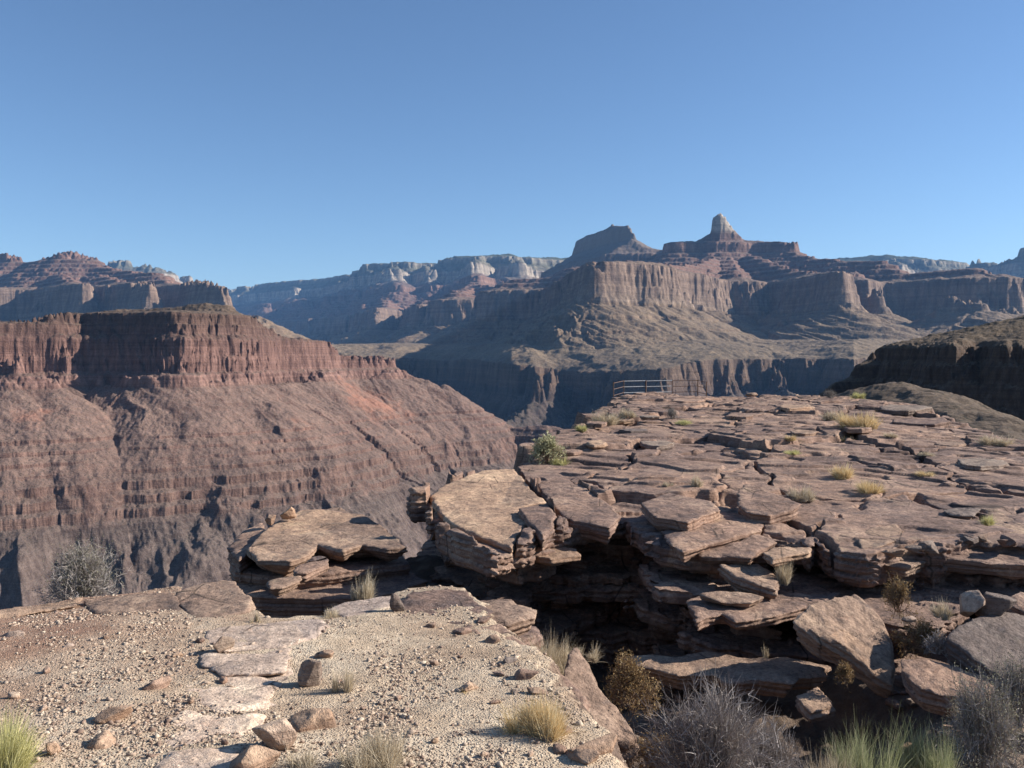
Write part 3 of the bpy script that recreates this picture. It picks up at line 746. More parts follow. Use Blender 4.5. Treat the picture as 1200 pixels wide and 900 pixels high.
# bed boundaries wander a little: sample the stack through a shifted height
shift = (.07 * fbm(Xn / 2.4, Yn / 2.4, 480, 2) + .02 * fbm(Xn / .5, Yn / .5, 481, 2)) / .024
si = np.clip(np.round(np.arange(len(zl))[None, None, :] + shift[:, :, None]), 0, len(zl) - 1).astype(np.int32)
fz = np.take_along_axis(fz, si, 2)
fz = np.minimum(fz, (zt[:, :, None] - zl[None, None, :]).astype(np.float32))
W, Q = surface_nets(fz, cols, Dn, zl)
del fz, si
W[:, 0] *= W[:, 1]
nv = n3(W, 3.5, 520, 4, .6) * .012 + n3(W, 14, 525, 2, .6) * .004
W[:, 1] += nv; W[:, 2] += nv * .5
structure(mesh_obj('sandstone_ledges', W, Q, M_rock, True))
# the platform beyond
D = np.exp(np.linspace(math.log(14.22), math.log(64.0), 860))
X, Y = fan(500, 1470, 900, D)
Z = tops(X, Y, False)
psd = poly_sd(X, Y, plat_poly) + .35 * fbm(X / 1.5, Y / 1.5, 350, 3)
_jj, _, _ = joint_field(X, Y, lambda a, b: poly_sd(a, b, plat_poly) > .2, 351, 1.1, 1.4, JA, .95, .1)
psd = np.minimum(psd, _jj + .1)
Z = Z - np.clip(-psd * 3.0, 0, 1.2) - np.clip(-psd - .4, 0, None) * .9
dropm = np.clip((.05 - psd) * 20, 0, 1)
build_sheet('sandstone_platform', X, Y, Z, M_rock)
# ------------------------------------------------------------------ placing things on the ground
def surf(x, y):
    x = np.asarray(x, float); y = np.asarray(y, float)
    g = ground_z(x, y)
    sd = poly_sd(x, y, plat_poly)
    return np.where(sd > .05, np.maximum(tops(x, y, True), g), g)
_DS = np.exp(np.linspace(math.log(2.2), math.log(62), 2600))
def hit(px, py):
    r = ray(px, py)
    z = surf(r[0] * _DS, _DS)
    b = np.nonzero(r[2] * _DS < z)[0]
    D = _DS[b[0]] if len(b) else 20.0
    return np.array([r[0] * D, D, float(z[b[0]]) if len(b) else r[2] * D])
def place(name, V, Fc, mat, base, label=None, cat=None, group=None, parent=None, smooth=True, attr=None):
    """links a mesh given in world space as one object whose origin is at base"""
    o = mesh_obj(name, np.asarray(V) - np.asarray(base)[None, :], Fc, mat, smooth, parent, attr)
    if parent is None: o.location = tuple(base)
    if label: tag(o, label, cat, group)
    return o
def empty(name, base, label, cat, group=None):
    o = bpy.data.objects.new(name, None); COL.objects.link(o); o.location = tuple(base); o.empty_display_size = .1
    return tag(o, label, cat, group)

# ------------------------------------------------------------------ rock slabs
def slab(label, outline, D, tilt=(0, 0), thick=.2, mat=None, under=.12, seed=0, vox=None, name='rock_slab', cat='rock slab', group=None, top_amp=.012, chip=.02):
    cx = sum(p[0] for p in outline) / len(outline); cy = sum(p[1] for p in outline) / len(outline)
    c = at(cx, cy, D)
    n = np.array([-tilt[0], -tilt[1], 1.0])
    P = []
    for q in outline:
        r = ray(*q); t = (n @ c) / (n @ r); P.append((r[0] * t, r[1] * t))
    P = np.array(P)
    vox = vox or max(.009, D * .00155)
    m = .06 + vox * 2
    x0, y0 = P.min(0) - m; x1, y1 = P.max(0) + m
    gx = np.arange(x0, x1, vox); gy = np.arange(y0, y1, vox * 1.1); gw = np.arange(-thick * 1.25 - .03, .07, vox * .8)
    X, Y = np.meshgrid(gx, gy, indexing='ij')
    sd = poly_sd(X, Y, P) + chip * .8 * ridged(X / .16, Y / .16, 700 + seed, 3) + chip * 1.6 * pn2(X / .5, Y / .5, 740 + seed)
    tn = top_amp * fbm(X / .30, Y / .30, 710 + seed, 4, .6) + .02 * pn2(X / .7, Y / .7, 715 + seed) - .012 * np.clip(1 - sd / .05, 0, 1) ** 2
    tk = thick * (1 + .22 * fbm(X / .5, Y / .5, 720 + seed, 2))
    f = np.empty((len(gx), len(gy), len(gw)), dtype=np.float32)
    for k, w in enumerate(gw):
        t = np.clip(-w / tk, 0, 1.2)
        e = under * t ** 2.5 + .010 * np.sin(w * 130 + 3 * pn2(X / .4, Y / .4, 730 + seed)) + .012 * np.sin(w * 47 + seed)
        f[:, :, k] = np.minimum(np.minimum(sd - e, tn - w), w + tk)
    f[0] = f[-1] = -1; f[:, 0] = f[:, -1] = -1; f[:, :, 0] = f[:, :, -1] = -1
    W, Q = surface_nets(f, gx, gy, gw)
    W[:, 2] += c[2] + tilt[0] * (W[:, 0] - c[0]) + tilt[1] * (W[:, 1] - c[1])
    d = n3(W, 7, 750 + seed, 3, .6) * .006
    W += d[:, None] * np.array([.6, .6, .5])
    base = np.array([W[:, 0].mean(), W[:, 1].mean(), W[:, 2].min()])
    return place(name, W, Q, mat or M_rock, base, label, cat, group)

def rock_mesh(size, seed, vox, cuts=14, flat=1.0):
    """angular stone: a box of random cutting planes with worn edges"""
    rs = np.random.RandomState(seed)
    sx, sy, sz = [s / 2 for s in size]
    gx = np.arange(-sx * 1.15 - vox * 2, sx * 1.15 + vox * 2, vox); gy = np.arange(-sy * 1.15 - vox * 2, sy * 1.15 + vox * 2, vox); gz_ = np.arange(-sz * 1.15 - vox * 2, sz * 1.15 + vox * 2, vox)
    X, Y, Z = np.meshgrid(gx, gy, gz_, indexing='ij')
    u, v, w = X / sx, Y / sy, Z / sz
    f = np.full(X.shape, 9.0)
    for i in range(cuts):
        n = rs.randn(3); n /= np.linalg.norm(n)
        f = np.minimum(f, (.62 + .3 * rs.rand()) - (u * n[0] + v * n[1] + w * n[2]))
    f = np.minimum(f, .92 - np.abs(w) * 1.0)
    f = f * min(sx, sy, sz)
    f[0] = f[-1] = -1; f[:, 0] = f[:, -1] = -1; f[:, :, 0] = f[:, :, -1] = -1
    W, Q = surface_nets(f, gx, gy, gz_)
    s = max(size)
    W += (n3(W + seed, 4 / s, 800 + seed, 3, .6) * s * .012)[:, None] * (W / (np.linalg.norm(W, axis=1)[:, None] + 1e-6))
    return W, Q
def stone(label, px, py, wpx, size_ratio=(1, .8, .6), seed=0, mat=None, rot=0.0, tip=0.0, name='stone', group=None, sink=.25, D=None, cat='stone'):
    b = hit(px, py) if D is None else at(px, py, D)
    wd = wpx / F * b[1]
    sz = [wd * k for k in size_ratio]
    W, Q = rock_mesh(sz, seed, max(wd / 26, .006))
    R = np.array(Matrix.Rotation(rot, 3, 'Z') @ Matrix.Rotation(tip, 3, 'Y'))
    W = W @ R.T
    W[:, 2] -= W[:, 2].min() + sink * (W[:, 2].max() - W[:, 2].min())
    return place(name, W + b[None, :], Q, mat or M_rock, b, label, cat, group)

# left outcrop beyond the dark hollow
gl_ = 'slabs of the outcrop on the left'
slab('broad pale cracked slab on top of the left outcrop', [(290, 643), (303, 626), (325, 611), (352, 598), (400, 594), (424, 603), (452, 618), (477, 641), (452, 643), (425, 638), (402, 645), (372, 638), (361, 650), (340, 657), (303, 655)], 11.6, (0, .0), .22, M_tan, .25, 1, group=gl_)
slab('long shaded slab right under the pale top slab of the left outcrop', [(268, 650), (300, 652), (345, 660), (400, 650), (470, 646), (480, 660), (420, 668), (340, 676), (275, 670)], 11.3, (0, 0), .32, M_rock, .10, 2, group=gl_)
slab('small sunlit wedge of rock sticking out below the pale top slab', [(344, 667), (352, 660), (383, 654), (384, 660), (360, 672), (346, 672)], 10.2, (0, 0), .14, M_rock, .1, 3)
slab('thin low ledge of rock above the dark hollow beside the left outcrop', [(313, 683), (325, 678), (352, 675), (352, 679), (330, 689), (315, 690)], 9.6, (0, 0), .12, M_tan, .1, 4)
slab('dark massive block at the foot of the left outcrop', [(270, 672), (330, 678), (400, 672), (470, 665), (500, 680), (440, 700), (330, 700), (285, 695)], 10.9, (0, 0), 1.3, M_rock, .0, 5)
slab('rough shaded ledge dropping away at the left end of the outcrop', [(268, 640), (285, 622), (305, 612), (312, 625), (296, 645), (280, 655)], 11.9, (.15, 0), .5, M_rock, .1, 6)
stone('small pinkish rock perched at the left rim of the outcrop', 317, 612, 16, (1, .8, .9), 11, M_tan, .4, D=12.2)
stone('small knobbly rock on the back rim of the outcrop', 340, 605, 22, (1, .7, .75), 12, M_tan, 1.2, D=12.8)
# slabs at the far edge of the clearing
slab('wide flat pinkish slab at the edge of the clearing beside the dark hollow', [(205, 693), (225, 684), (262, 677), (273, 680), (278, 688), (295, 700), (293, 714), (262, 724), (232, 731), (219, 716), (210, 703)], ground_D(250, 703) * .98, (.02, .0), .20, M_tan, .05, 21)
slab('long thin flat slab along the far edge of the clearing', [(92, 703), (130, 697), (172, 692), (203, 692), (208, 702), (216, 718), (160, 722), (110, 720)], ground_D(160, 706) * .985, (0, 0), .12, M_tan, .05, 22)
slab('thin reddish slab with a shadowed underside left of the grey bush', [(-40, 716), (0, 714), (45, 706), (84, 702), (92, 700), (88, 707), (50, 714), (20, 720), (-40, 728)], ground_D(20, 713) * .985, (0, 0), .07, M_tan, .05, 23)
slab('weathered flat slab behind the gravel with a dark pit at its left end', [(478, 702), (484, 692), (520, 689), (547, 690), (556, 700), (574, 712), (560, 724), (556, 746), (500, 728), (470, 712)], ground_D(520, 710) * .985, (0, 0), .24, M_rock, .06, 24)
slab('blocky pinkish slab jutting over the gully edge', [(549, 704), (562, 701), (596, 701), (604, 708), (628, 713), (626, 722), (612, 726), (594, 730), (572, 728), (556, 716)], 6.75, (.0, .0), .13, M_tan, .04, 25, chip=.012)
slab('dark rock lump under the blocky pinkish slab', [(585, 735), (607, 730), (625, 733), (630, 745), (610, 758), (592, 750)], 6.9, (0, 0), .25, M_rock, .0, 26)
slab('long grey-brown slab sloping down beside the tan grass clump', [(556, 738), (585, 732), (604, 746), (640, 770), (668, 792), (690, 822), (676, 842), (650, 832), (620, 806), (585, 778), (562, 760)], 5.35, (-.10, .0), .22, M_rock, .04, 27)
slab('upright pointed rock fin right of the long sloping slab', [(663, 800), (668, 768), (676, 760), (690, 780), (702, 806), (730, 842), (746, 862), (735, 872), (700, 852), (680, 835)], 5.3, (-.35, .35), .22, M_tan, .05, 28)
slab('pale orange rock below the pointed fin', [(674, 842), (684, 826), (706, 826), (716, 842), (722, 858), (700, 866), (680, 858)], 4.75, (-.1, .1), .2, M_tan, .03, 29)
# flat stones of the path through the gravel
gp_ = 'flat paving stones of the path'
for i, (ol, D_, lb) in enumerate([
    ([(238, 738), (300, 729), (372, 725), (384, 732), (368, 744), (330, 756), (262, 762), (240, 752)], 6.75, 'pale flat path stone nearest the dark hollow'),
    ([(232, 764), (290, 762), (338, 758), (345, 768), (330, 784), (268, 786), (236, 778)], 6.15, 'pale flat path stone beside the leaning grey rock'),
    ([(205, 800), (240, 790), (300, 790), (326, 800), (312, 826), (262, 836), (212, 822)], 5.5, 'broad pale path stone in the middle of the gravel'),
    ([(188, 850), (215, 832), (262, 842), (300, 838), (288, 862), (230, 878), (192, 866)], 5.0, 'pale path stone above the bottom edge of the photo'),
    ([(180, 905), (205, 880), (262, 878), (282, 900), (262, 925), (195, 930)], 4.6, 'pale path stone cut off by the bottom edge of the photo'),
    ([(385, 712), (404, 705), (442, 700), (462, 699), (466, 706), (440, 716), (400, 724)], 7.45, 'pale flat slab at the lip of the dark hollow')]):
    c = hit(sum(p[0] for p in ol) / len(ol), sum(p[1] for p in ol) / len(ol))
    slab(lb, ol, c[1] * .9895, (0, -.082), .09, M_path, .03, 40 + i, name='path_stone', cat='path stone', group=gp_, top_amp=.006, chip=.03)
_ol = [(246, 734), (312, 727), (384, 727), (372, 748), (348, 764), (344, 786), (328, 804), (318, 830), (300, 850), (290, 880), (278, 915), (240, 930), (186, 925), (180, 880), (186, 846), (205, 815), (214, 790), (232, 764)]
_c = hit(262, 815)
trail = slab('worn pale stone bed of the path', _ol, _c[1] * .9925, (0, -.082), .05, M_path, .02, 49, vox=.014, name='path', cat='path', top_amp=.010, chip=.05)
del trail['label'], trail['category']; structure(trail)
# loose rocks in the clearing
stone('dark grey rock standing on the path beside the dry weeds', 364, 803, 34, (1, .7, 1.25), 31, M_greyrock, .5, .25, sink=.15, name='rock', cat='rock')
stone('small leaning grey rock between the flat slab and the path', 262, 765, 30, (1, .55, .8), 32, M_greyrock, .7, -.5, sink=.12, name='rock', cat='rock')
stone('two-toned rock with one bright white face', 328, 876, 52, (1, .75, .8), 33, M_pale, 2.4, .3, sink=.2, name='rock', cat='rock')
stone('rounded tan rock at the bottom edge below the white-faced rock', 296, 903, 56, (1, .8, .75), 34, M_tan, .4, sink=.3, name='rock', cat='rock')
stone('pinkish tan rock half buried behind the white-faced rock', 372, 852, 62, (1, .6, .55), 35, M_tan, .2, sink=.35, name='rock', cat='rock')
stone('jagged low rock beside the small hollow in the gravel', 132, 842, 52, (1, .5, .45), 36, M_tan, .5, sink=.3, name='rock', cat='rock')
stone('flat reddish rock at the end of the small hollow', 118, 872, 40, (1, .7, .45), 37, M_tan, 1.2, sink=.3, name='rock', cat='rock')
stone('small orange chunk left of the small hollow', 64, 882, 20, (1, .7, .8), 38, M_tan, 2.2, sink=.1, name='rock', cat='rock')
stone('flat white stone alone on the reddish gravel', 17, 745, 30, (1, .6, .22), 39, M_pale, .2, sink=.1, name='rock', cat='rock')
stone('low brown rock among the gravel left of the path', 182, 806, 40, (1, .6, .4), 41, M_rock, .8, sink=.4, name='rock', cat='rock')
stone('small dark upright rock at the left end of the pitted slab', 464, 716, 18, (.9, .7, 1.5), 42, M_greyrock, .3, sink=.2, name='rock', cat='rock')
stone('reddish chunk at the top of the dry weeds by the grey rock', 382, 770, 22, (1, .8, .6), 43, M_tan, .1, sink=.3, name='rock', cat='rock')
stone('orange rock beside the tan grass on the gravel', 548, 808, 26, (1, .7, .5), 44, M_tan, 1.0, sink=.3, name='rock', cat='rock')
stone('flat brown rock at the foot of the tan grass clump', 697, 880, 60, (1, .6, .35), 45, M_tan, .6, sink=.4, name='rock', cat='rock')
# slabs of the ledges across the gully
gt = 'big slabs along the platform edge'
slab('great rounded slab overhanging at the left corner of the platform', [(505, 581), (517, 570), (531, 563), (565, 552), (602, 549), (622, 573), (640, 588), (607, 594), (617, 612), (604, 630), (600, 641), (560, 626), (532, 614), (514, 597)], 12.3, (0, .01), .30, M_tan, .22, 51, group=gt)
slab('narrow slab wedged right of the great overhanging slab', [(609, 596), (641, 589), (652, 603), (648, 616), (636, 626), (620, 612)], 11.0, (0, .0), .26, M_rock, .1, 52, group=gt)
slab('long smooth slab behind the wide dark crack', [(628, 566), (660, 558), (690, 574), (716, 592), (727, 604), (714, 618), (690, 612), (668, 610), (653, 599), (641, 582)], 12.2, (0, .0), .24, M_rock, .1, 53, group=gt)
slab('thick flat slab with a blunt-edged front above the dark alcove', [(751, 588), (783, 579), (833, 586), (842, 597), (807, 612), (768, 606)], 11.3, (0, .0), .20, M_rock, .08, 54, group=gt)
slab('sloping slab behind the thick blunt-edged slab', [(866, 578), (874, 567), (892, 571), (934, 590), (926, 597), (902, 603), (878, 600), (864, 588)], 11.7, (.02, .03), .20, M_rock, .08, 55, group=gt)
slab('wide table-like slab in the middle of the ledges', [(778, 620), (803, 609), (846, 600), (897, 606), (891, 620), (860, 628), (800, 644), (784, 634)], 10.5, (0, .0), .17, M_rock, .10, 56, group=gt)
slab('tilted slab under the table-like slab', [(812, 644), (850, 639), (872, 634), (886, 623), (908, 634), (890, 643), (880, 652), (850, 650), (822, 650)], 9.9, (.03, .05), .12, M_rock, .10, 57)
slab('triangular block standing out of the dark alcove', [(842, 662), (862, 661), (888, 659), (911, 673), (908, 690), (886, 686), (860, 676)], 9.35, (-.10, .12), .16, M_tan, .05, 58)
slab('small flat cap rock under the yellow weed', [(893, 647), (905, 641), (950, 642), (949, 647), (925, 651), (905, 655)], 9.6, (0, 0), .10, M_tan, .08, 59)
slab('long jutting ledge slab over the lower black alcove', [(806, 704), (818, 696), (850, 694), (897, 699), (925, 694), (946, 697), (988, 692), (972, 701), (945, 712), (905, 722), (862, 727), (846, 718), (815, 730)], 8.9, (0, .0), .14, M_rock, .12, 60, group=gt)
slab('thin flake lying on the long jutting ledge slab', [(820, 696), (842, 691), (880, 693), (898, 698), (880, 704), (845, 703)], 8.85, (0, .02), .07, M_tan, .04, 61)
slab('lowest long pink ledge slab above the shrubs', [(738, 769), (762, 765), (795, 769), (832, 763), (880, 771), (925, 770), (971, 779), (962, 783), (968, 790), (932, 791), (925, 799), (888, 794), (850, 797), (838, 789), (795, 790), (748, 779)], 8.15, (0, .0), .17, M_tan, .10, 62, group=gt)
slab('sunlit chip of ledge under the great overhanging slab', [(605, 641), (640, 637), (676, 642), (680, 650), (645, 655), (620, 650)], 10.5, (0, .0), .09, M_tan, .06, 64)
slab('banded block at the right of the dark recess', [(1005, 626), (1020, 617), (1048, 614), (1062, 621), (1058, 632), (1030, 640), (1010, 640)], 10.1, (0, 0), .16, M_tan, .03, 66)
slab('thin banded plate below the banded block', [(1012, 652), (1020, 642), (1045, 648), (1075, 652), (1086, 650), (1084, 658), (1060, 664), (1030, 660)], 9.7, (0, 0), .10, M_tan, .05, 67)
slab('smooth dipping slab at the right edge of the ledges', [(1096, 652), (1100, 640), (1125, 628), (1150, 612), (1185, 622), (1240, 640), (1230, 662), (1160, 658), (1120, 654)], 9.9, (0, .04), .18, M_rock, .10, 68, group=gt)
slab('long lifted slab at the right edge above the dipping slab', [(1150, 608), (1170, 600), (1200, 612), (1250, 622), (1250, 640), (1200, 634), (1170, 620)], 10.6, (0, .03), .12, M_tan, .05, 69)
slab('great tilted diamond-shaped boulder covered in small chips', [(931, 724), (948, 712), (974, 700), (1000, 693), (1012, 700), (1031, 722), (1044, 748), (1049, 772), (1043, 798), (1024, 788), (1010, 774), (990, 760), (958, 745)], 7.9, (-.28, .52), .22, M_tan, .06, 71, name='boulder', cat='boulder', top_amp=.022)
slab('dark smooth boulder slab at the right edge', [(1112, 746), (1128, 732), (1146, 722), (1170, 714), (1215, 722), (1240, 760), (1215, 800), (1176, 798), (1142, 772)], 7.4, (-.15, .40), .24, M_greyrock, .05, 72, name='boulder', cat='boulder')
slab('flat brown boulder slab below the dark smooth boulder', [(1060, 772), (1082, 770), (1122, 782), (1158, 794), (1168, 806), (1150, 818), (1110, 816), (1078, 806), (1062, 790)], 7.0, (-.02, .28), .20, M_rock, .05, 73, name='boulder', cat='boulder')
slab('brown slab leaning at the right edge beside the white boulder', [(1178, 702), (1196, 692), (1240, 700), (1240, 722), (1205, 718)], 8.2, (0, .3), .15, M_rock, .05, 74)
stone('bright white boulder lodged between brown rocks on the right', 1138, 722, 38, (1, .8, .9), 75, M_pale, .8, .5, sink=.1, D=7.9, name='boulder', cat='boulder')
stone('rounded greyish rock beside the bright white boulder', 1163, 722, 46, (1, .8, .8), 76, M_greyrock, .2, sink=.1, D=7.85, name='rock', cat='rock')
stone('small pale stone under the purple-brown bush', 1064, 728, 16, (1, .6, .5), 77, M_pale, .2, D=7.6)
slab('shaded pink rock below the diamond-shaped boulder', [(932, 815), (958, 804), (972, 815), (975, 825), (950, 832)], 7.3, (0, .1), .14, M_tan, .05, 78)
# loose flat rocks on the platform
top_rocks = [(668, 531, 30, 'low dark-fronted block beside the green bush on the platform'), (700, 521, 30, 'flat grey plate at the left rim of the platform'), (745, 506, 34, 'thin lifted plate below the left rim scrub'), (700, 497, 26, 'dark rock under the rim scrub on the left'),
             (722, 493, 40, 'row of dark rim rock left of the railing'), (762, 489, 22, 'dark stone directly below the railing'), (809, 470, 44, 'dark ledge rock right of the railing'), (880, 462, 14, 'small dark rock on the far edge skyline'),
             (770, 522, 46, 'long low plate in front of the small olive shrub'), (1005, 503, 34, 'small dark block beside the golden tuft'), (940, 508, 34, 'rounded brown block among golden tufts'), (1060, 480, 60, 'long lifted slab at the right far rim'),
             (1080, 496, 70, 'broad lifted slab at the right rim above its shadow'), (1115, 522, 36, 'dark notched block near the right rim'), (1150, 545, 60, 'pale long plate at the right rim'), (868, 489, 40, 'dark hollow-edged plate on the far platform'),
             (930, 478, 44, 'low brown plate near the far tufts'), (1125, 603, 40, 'pale crumbly rock above the dipping slab')]
rs = np.random.RandomState(77)
for i, (px, py, w, lb) in enumerate(top_rocks):
    b = hit(px, py); k = b[1] / F; hh = min(.20, .07 + w * k * .06); r_ = w * .5
    mid = py - (hh * .45) / k                      # the plate's top sits a hand above the bedrock
    ratio = max(.12, 1.35 * abs(b[2]) / b[1])
    a0 = rs.rand() * 6.28; m = 7 + i % 3
    ol = [(px + r_ * (.72 + .5 * rs.rand()) * math.cos(a0 + 6.283 * q / m), mid + r_ * ratio * (.72 + .5 * rs.rand()) * math.sin(a0 + 6.283 * q / m)) for q in range(m)]
    c = at(px, mid, b[1]); D_ = (b[2] + hh * .45) / ray(px, mid)[2]
    slab(lb, ol, D_, (rs.uniform(-.04, .04), rs.uniform(-.02, .05)), hh, (M_rock, M_tan, M_greyrock)[i % 3], .03, 120 + i, vox=max(.012, b[1] * .0011), name='loose_rock', cat='loose rock')

# ------------------------------------------------------------------ gravel: thousands of small stones, and single larger ones
def pebbles(n, seed):
    rs = np.random.RandomState(seed)
    ph = (1 + 5 ** .5) / 2
    iv = np.array([(-1, ph, 0), (1, ph, 0), (-1, -ph, 0), (1, -ph, 0), (0, -1, ph), (0, 1, ph), (0, -1, -ph), (0, 1, -ph), (ph, 0, -1), (ph, 0, 1), (-ph, 0, -1), (-ph, 0, 1)]) / 1.9
    jf = np.array([(0, 11, 5), (0, 5, 1), (0, 1, 7), (0, 7, 10), (0, 10, 11), (1, 5, 9), (5, 11, 4), (11, 10, 2), (10, 7, 6), (7, 1, 8), (3, 9, 4), (3, 4, 2), (3, 2, 6), (3, 6, 8), (3, 8, 9), (4, 9, 5), (2, 4, 11), (6, 2, 10), (8, 6, 7), (9, 8, 1)])
    D = 3.0 + 5.8 * rs.rand(n) ** 1.25; u = col_u(-420) + (col_u(860) - col_u(-420)) * rs.rand(n)
    x = D * u; y = D
    sd = poly_sd(x, y, edge_poly)
    dens = .12 + .88 * np.clip(fbm(x / .7, y / .9, 900, 4, .6) * 2.2 + .35, 0, 1)
    pv = np.clip(1 - np.hypot((x - col_u(290) * y) / .75, 0), 0, 1) * ((y > 4.4) & (y < 7.2))
    keep = (sd > -.3) & (rs.rand(n) < dens * (1 - .85 * pv) * np.clip((sd + .3) / 1.1, .15, 1))
    x, y = x[keep], y[keep]; n = len(x)
    z = ground_z(x, y)
    s = .0035 * np.exp(rs.randn(n) * .5) * (1 + .10 * (y - 3)); s = np.where(rs.rand(n) < .006, s * 2.4, s); s = np.clip(s, .0026, .016)
    V = iv[None] * (1 + .42 * rs.randn(n, 12, 1)).clip(.45, 1.7)
    V = V * (s[:, None] * np.stack([1 + .4 * rs.rand(n), .7 + .4 * rs.rand(n), .45 + .35 * rs.rand(n)], -1))[:, None, :]
    a = rs.rand(n) * 6.28; ca, sa = np.cos(a)[:, None], np.sin(a)[:, None]
    V = np.stack([V[..., 0] * ca - V[..., 1] * sa, V[..., 0] * sa + V[..., 1] * ca, V[..., 2]], -1)
    V = V + np.stack([x, y, z + s * .25], -1)[:, None, :]
    Fc = (jf[None] + (np.arange(n) * 12)[:, None, None]).reshape(-1, 3)
    return V.reshape(-1, 3), Fc, np.repeat(rs.rand(n), 12)
V, Fc, rn = pebbles(140000, 7)
o = mesh_obj('gravel', V, Fc, M_pebble, False, None, {'rnd': rn}); structure(o, 'stuff')
rs = np.random.RandomState(11)
for i in range(46):
    px, py = rs.uniform(10, 640), rs.uniform(745, 895)
    if poly_sd(np.array([col_u(px) * ground_D(px, py)]), np.array([ground_D(px, py)]), edge_poly)[0] < .15: continue
    stone('small loose stone lying in the gravel of the clearing', px, py, rs.uniform(6, 15), (1, rs.uniform(.6, .9), rs.uniform(.35, .7)), 200 + i, (M_tan, M_pale, M_rock)[i % 3], rs.uniform(0, 3), sink=.2, group='small loose stones in the gravel', name='small_stone')
for i, (px, py, w) in enumerate([(566, 728, 18), (578, 752, 26), (596, 776, 20), (612, 794, 30), (628, 812, 22), (648, 840, 34), (664, 858, 20), (682, 890, 40), (640, 868, 18), (540, 742, 22), (505, 735, 16), (603, 812, 14), (655, 880, 24)]):
    stone('brown stone half sunk along the gully edge of the gravel', px, py, w, (1, .75, .5), 260 + i, (M_rock, M_tan, M_greyrock)[i % 3], i * .7, sink=.35, group='stones along the gully edge', name='edge_stone')
# broken rock on the gully slope
for i in range(44):
    px, py = rs.uniform(1035, 1200), rs.uniform(700, 890)
    stone('broken chunk of brown rock among the brush on the right slope', px, py, rs.uniform(8, 26), (1, rs.uniform(.6, .9), rs.uniform(.4, .8)), 300 + i, (M_tan, M_greyrock, M_rock)[i % 3], rs.uniform(0, 3), sink=.3, group='rock chunks on the right slope', name='rock_chunk')

# ------------------------------------------------------------------ railing at the lookout
def metal(name, col, rough):
    T = NT(name); T.b.inputs['Roughness'].default_value = rough; T.b.inputs['Metallic'].default_value = .3; T.b.inputs['Specular IOR Level'].default_value = .5
    c = T.mix(T.remap(T.noise(9, 3), .4, .6), col, tuple(v * .75 for v in col))
    return T.done(c)
M_rail = metal('galvanised_pipe', (.45, .44, .43), .45)
M_post = metal('rusty_post', (.13, .075, .055), .8)
def tube(P, r, k=6):
    P = np.asarray(P, float); n = len(P)
    V = []; 
    for i in range(n):
        t = P[min(i + 1, n - 1)] - P[max(i - 1, 0)]; t /= np.linalg.norm(t)
        a = np.cross(t, (0, 0, 1)) if abs(t[2]) < .9 else np.cross(t, (1, 0, 0)); a /= np.linalg.norm(a); b = np.cross(t, a)
        for j in range(k):
            q = 2 * math.pi * j / k; V.append(P[i] + r * (math.cos(q) * a + math.sin(q) * b))
    V = np.array(V); Fc = [(i * k + j, i * k + (j + 1) % k, (i + 1) * k + (j + 1) % k, (i + 1) * k + j) for i in range(n - 1) for j in range(k)]
    return V, Fc
rl = [(719, 50.5), (731, 54), (757, 54.5), (788, 55), (818, 55.3), (828, 52)]
rp = []
for px, D_ in rl:
    x = col_u(px) * D_; rp.append(np.array([x, D_, -2.70]))
base = rp[2].copy()
rail = empty('railing', base, 'pipe railing with three rails at the far lookout edge of the platform', 'railing')
for i, p in enumerate(rp):
    V, Fc = tube([p + (0, 0, -.25), p + (0, 0, 1.09)], .05 if i == 2 else .032)
    place('post', V, Fc, M_post, base, parent=rail, smooth=True)
for i in range(len(rp) - 1):
    for h in (.34, .70, 1.05):
        V, Fc = tube([rp[i] + (0, 0, h), rp[i + 1] + (0, 0, h + .02)], .030 if 0 < i < 3 else .020)
        place('rail', V, Fc, M_rail if 0 < i < 3 else M_post, base, parent=rail)

# ------------------------------------------------------------------ plants
def plant_mat(name, stops, trans=.25):
    T = NT(name); T.b.inputs['Roughness'].default_value = .8
    a = T.n('ShaderNodeAttribute'); a.attribute_name = 'rnd'
    c = T.ramp(a.outputs['Fac'], stops)
    T.l(c, T.b.inputs['Base Color'])
    tr = T.n('ShaderNodeBsdfTranslucent'); T.l(c, tr.inputs[0])
    mx = T.n('ShaderNodeMixShader'); mx.inputs[0].default_value = trans
    T.l(T.b.outputs[0], mx.inputs[1]); T.l(tr.outputs[0], mx.inputs[2]); T.l(mx.outputs[0], T.o.inputs[0])
    return T.m
P_gold = plant_mat('dry_grass', [(0, (.46, .31, .15)), (.5, (.70, .52, .27)), (1, (.82, .69, .43))])
P_straw = plant_mat('straw', [(0, (.34, .26, .17)), (.5, (.54, .44, .30)), (1, (.70, .61, .46))])
P_grey = plant_mat('grey_twigs', [(0, (.20, .165, .14)), (.5, (.36, .31, .28)), (1, (.55, .50, .46))], .05)
P_green = plant_mat('green_blades', [(0, (.16, .17, .07)), (.5, (.32, .34, .17)), (.8, (.46, .46, .27)), (1, (.62, .55, .36))])
P_yellow = plant_mat('yellow_green', [(0, (.34, .32, .12)), (.5, (.54, .50, .22)), (1, (.70, .65, .36))])
P_olive = plant_mat('olive_leaves', [(0, (.13, .125, .08)), (.6, (.27, .25, .17)), (1, (.42, .38, .28))])
P_brown = plant_mat('brown_twigs', [(0, (.13, .08, .06)), (.5, (.25, .17, .12)), (1, (.38, .28, .20))], .05)
P_lime = plant_mat('pale_green_leaves', [(0, (.26, .25, .13)), (.5, (.44, .42, .24)), (1, (.60, .56, .36))])
P_rust = plant_mat('rusty_leaves', [(0, (.16, .09, .04)), (.6, (.30, .20, .09)), (1, (.40, .30, .17))])

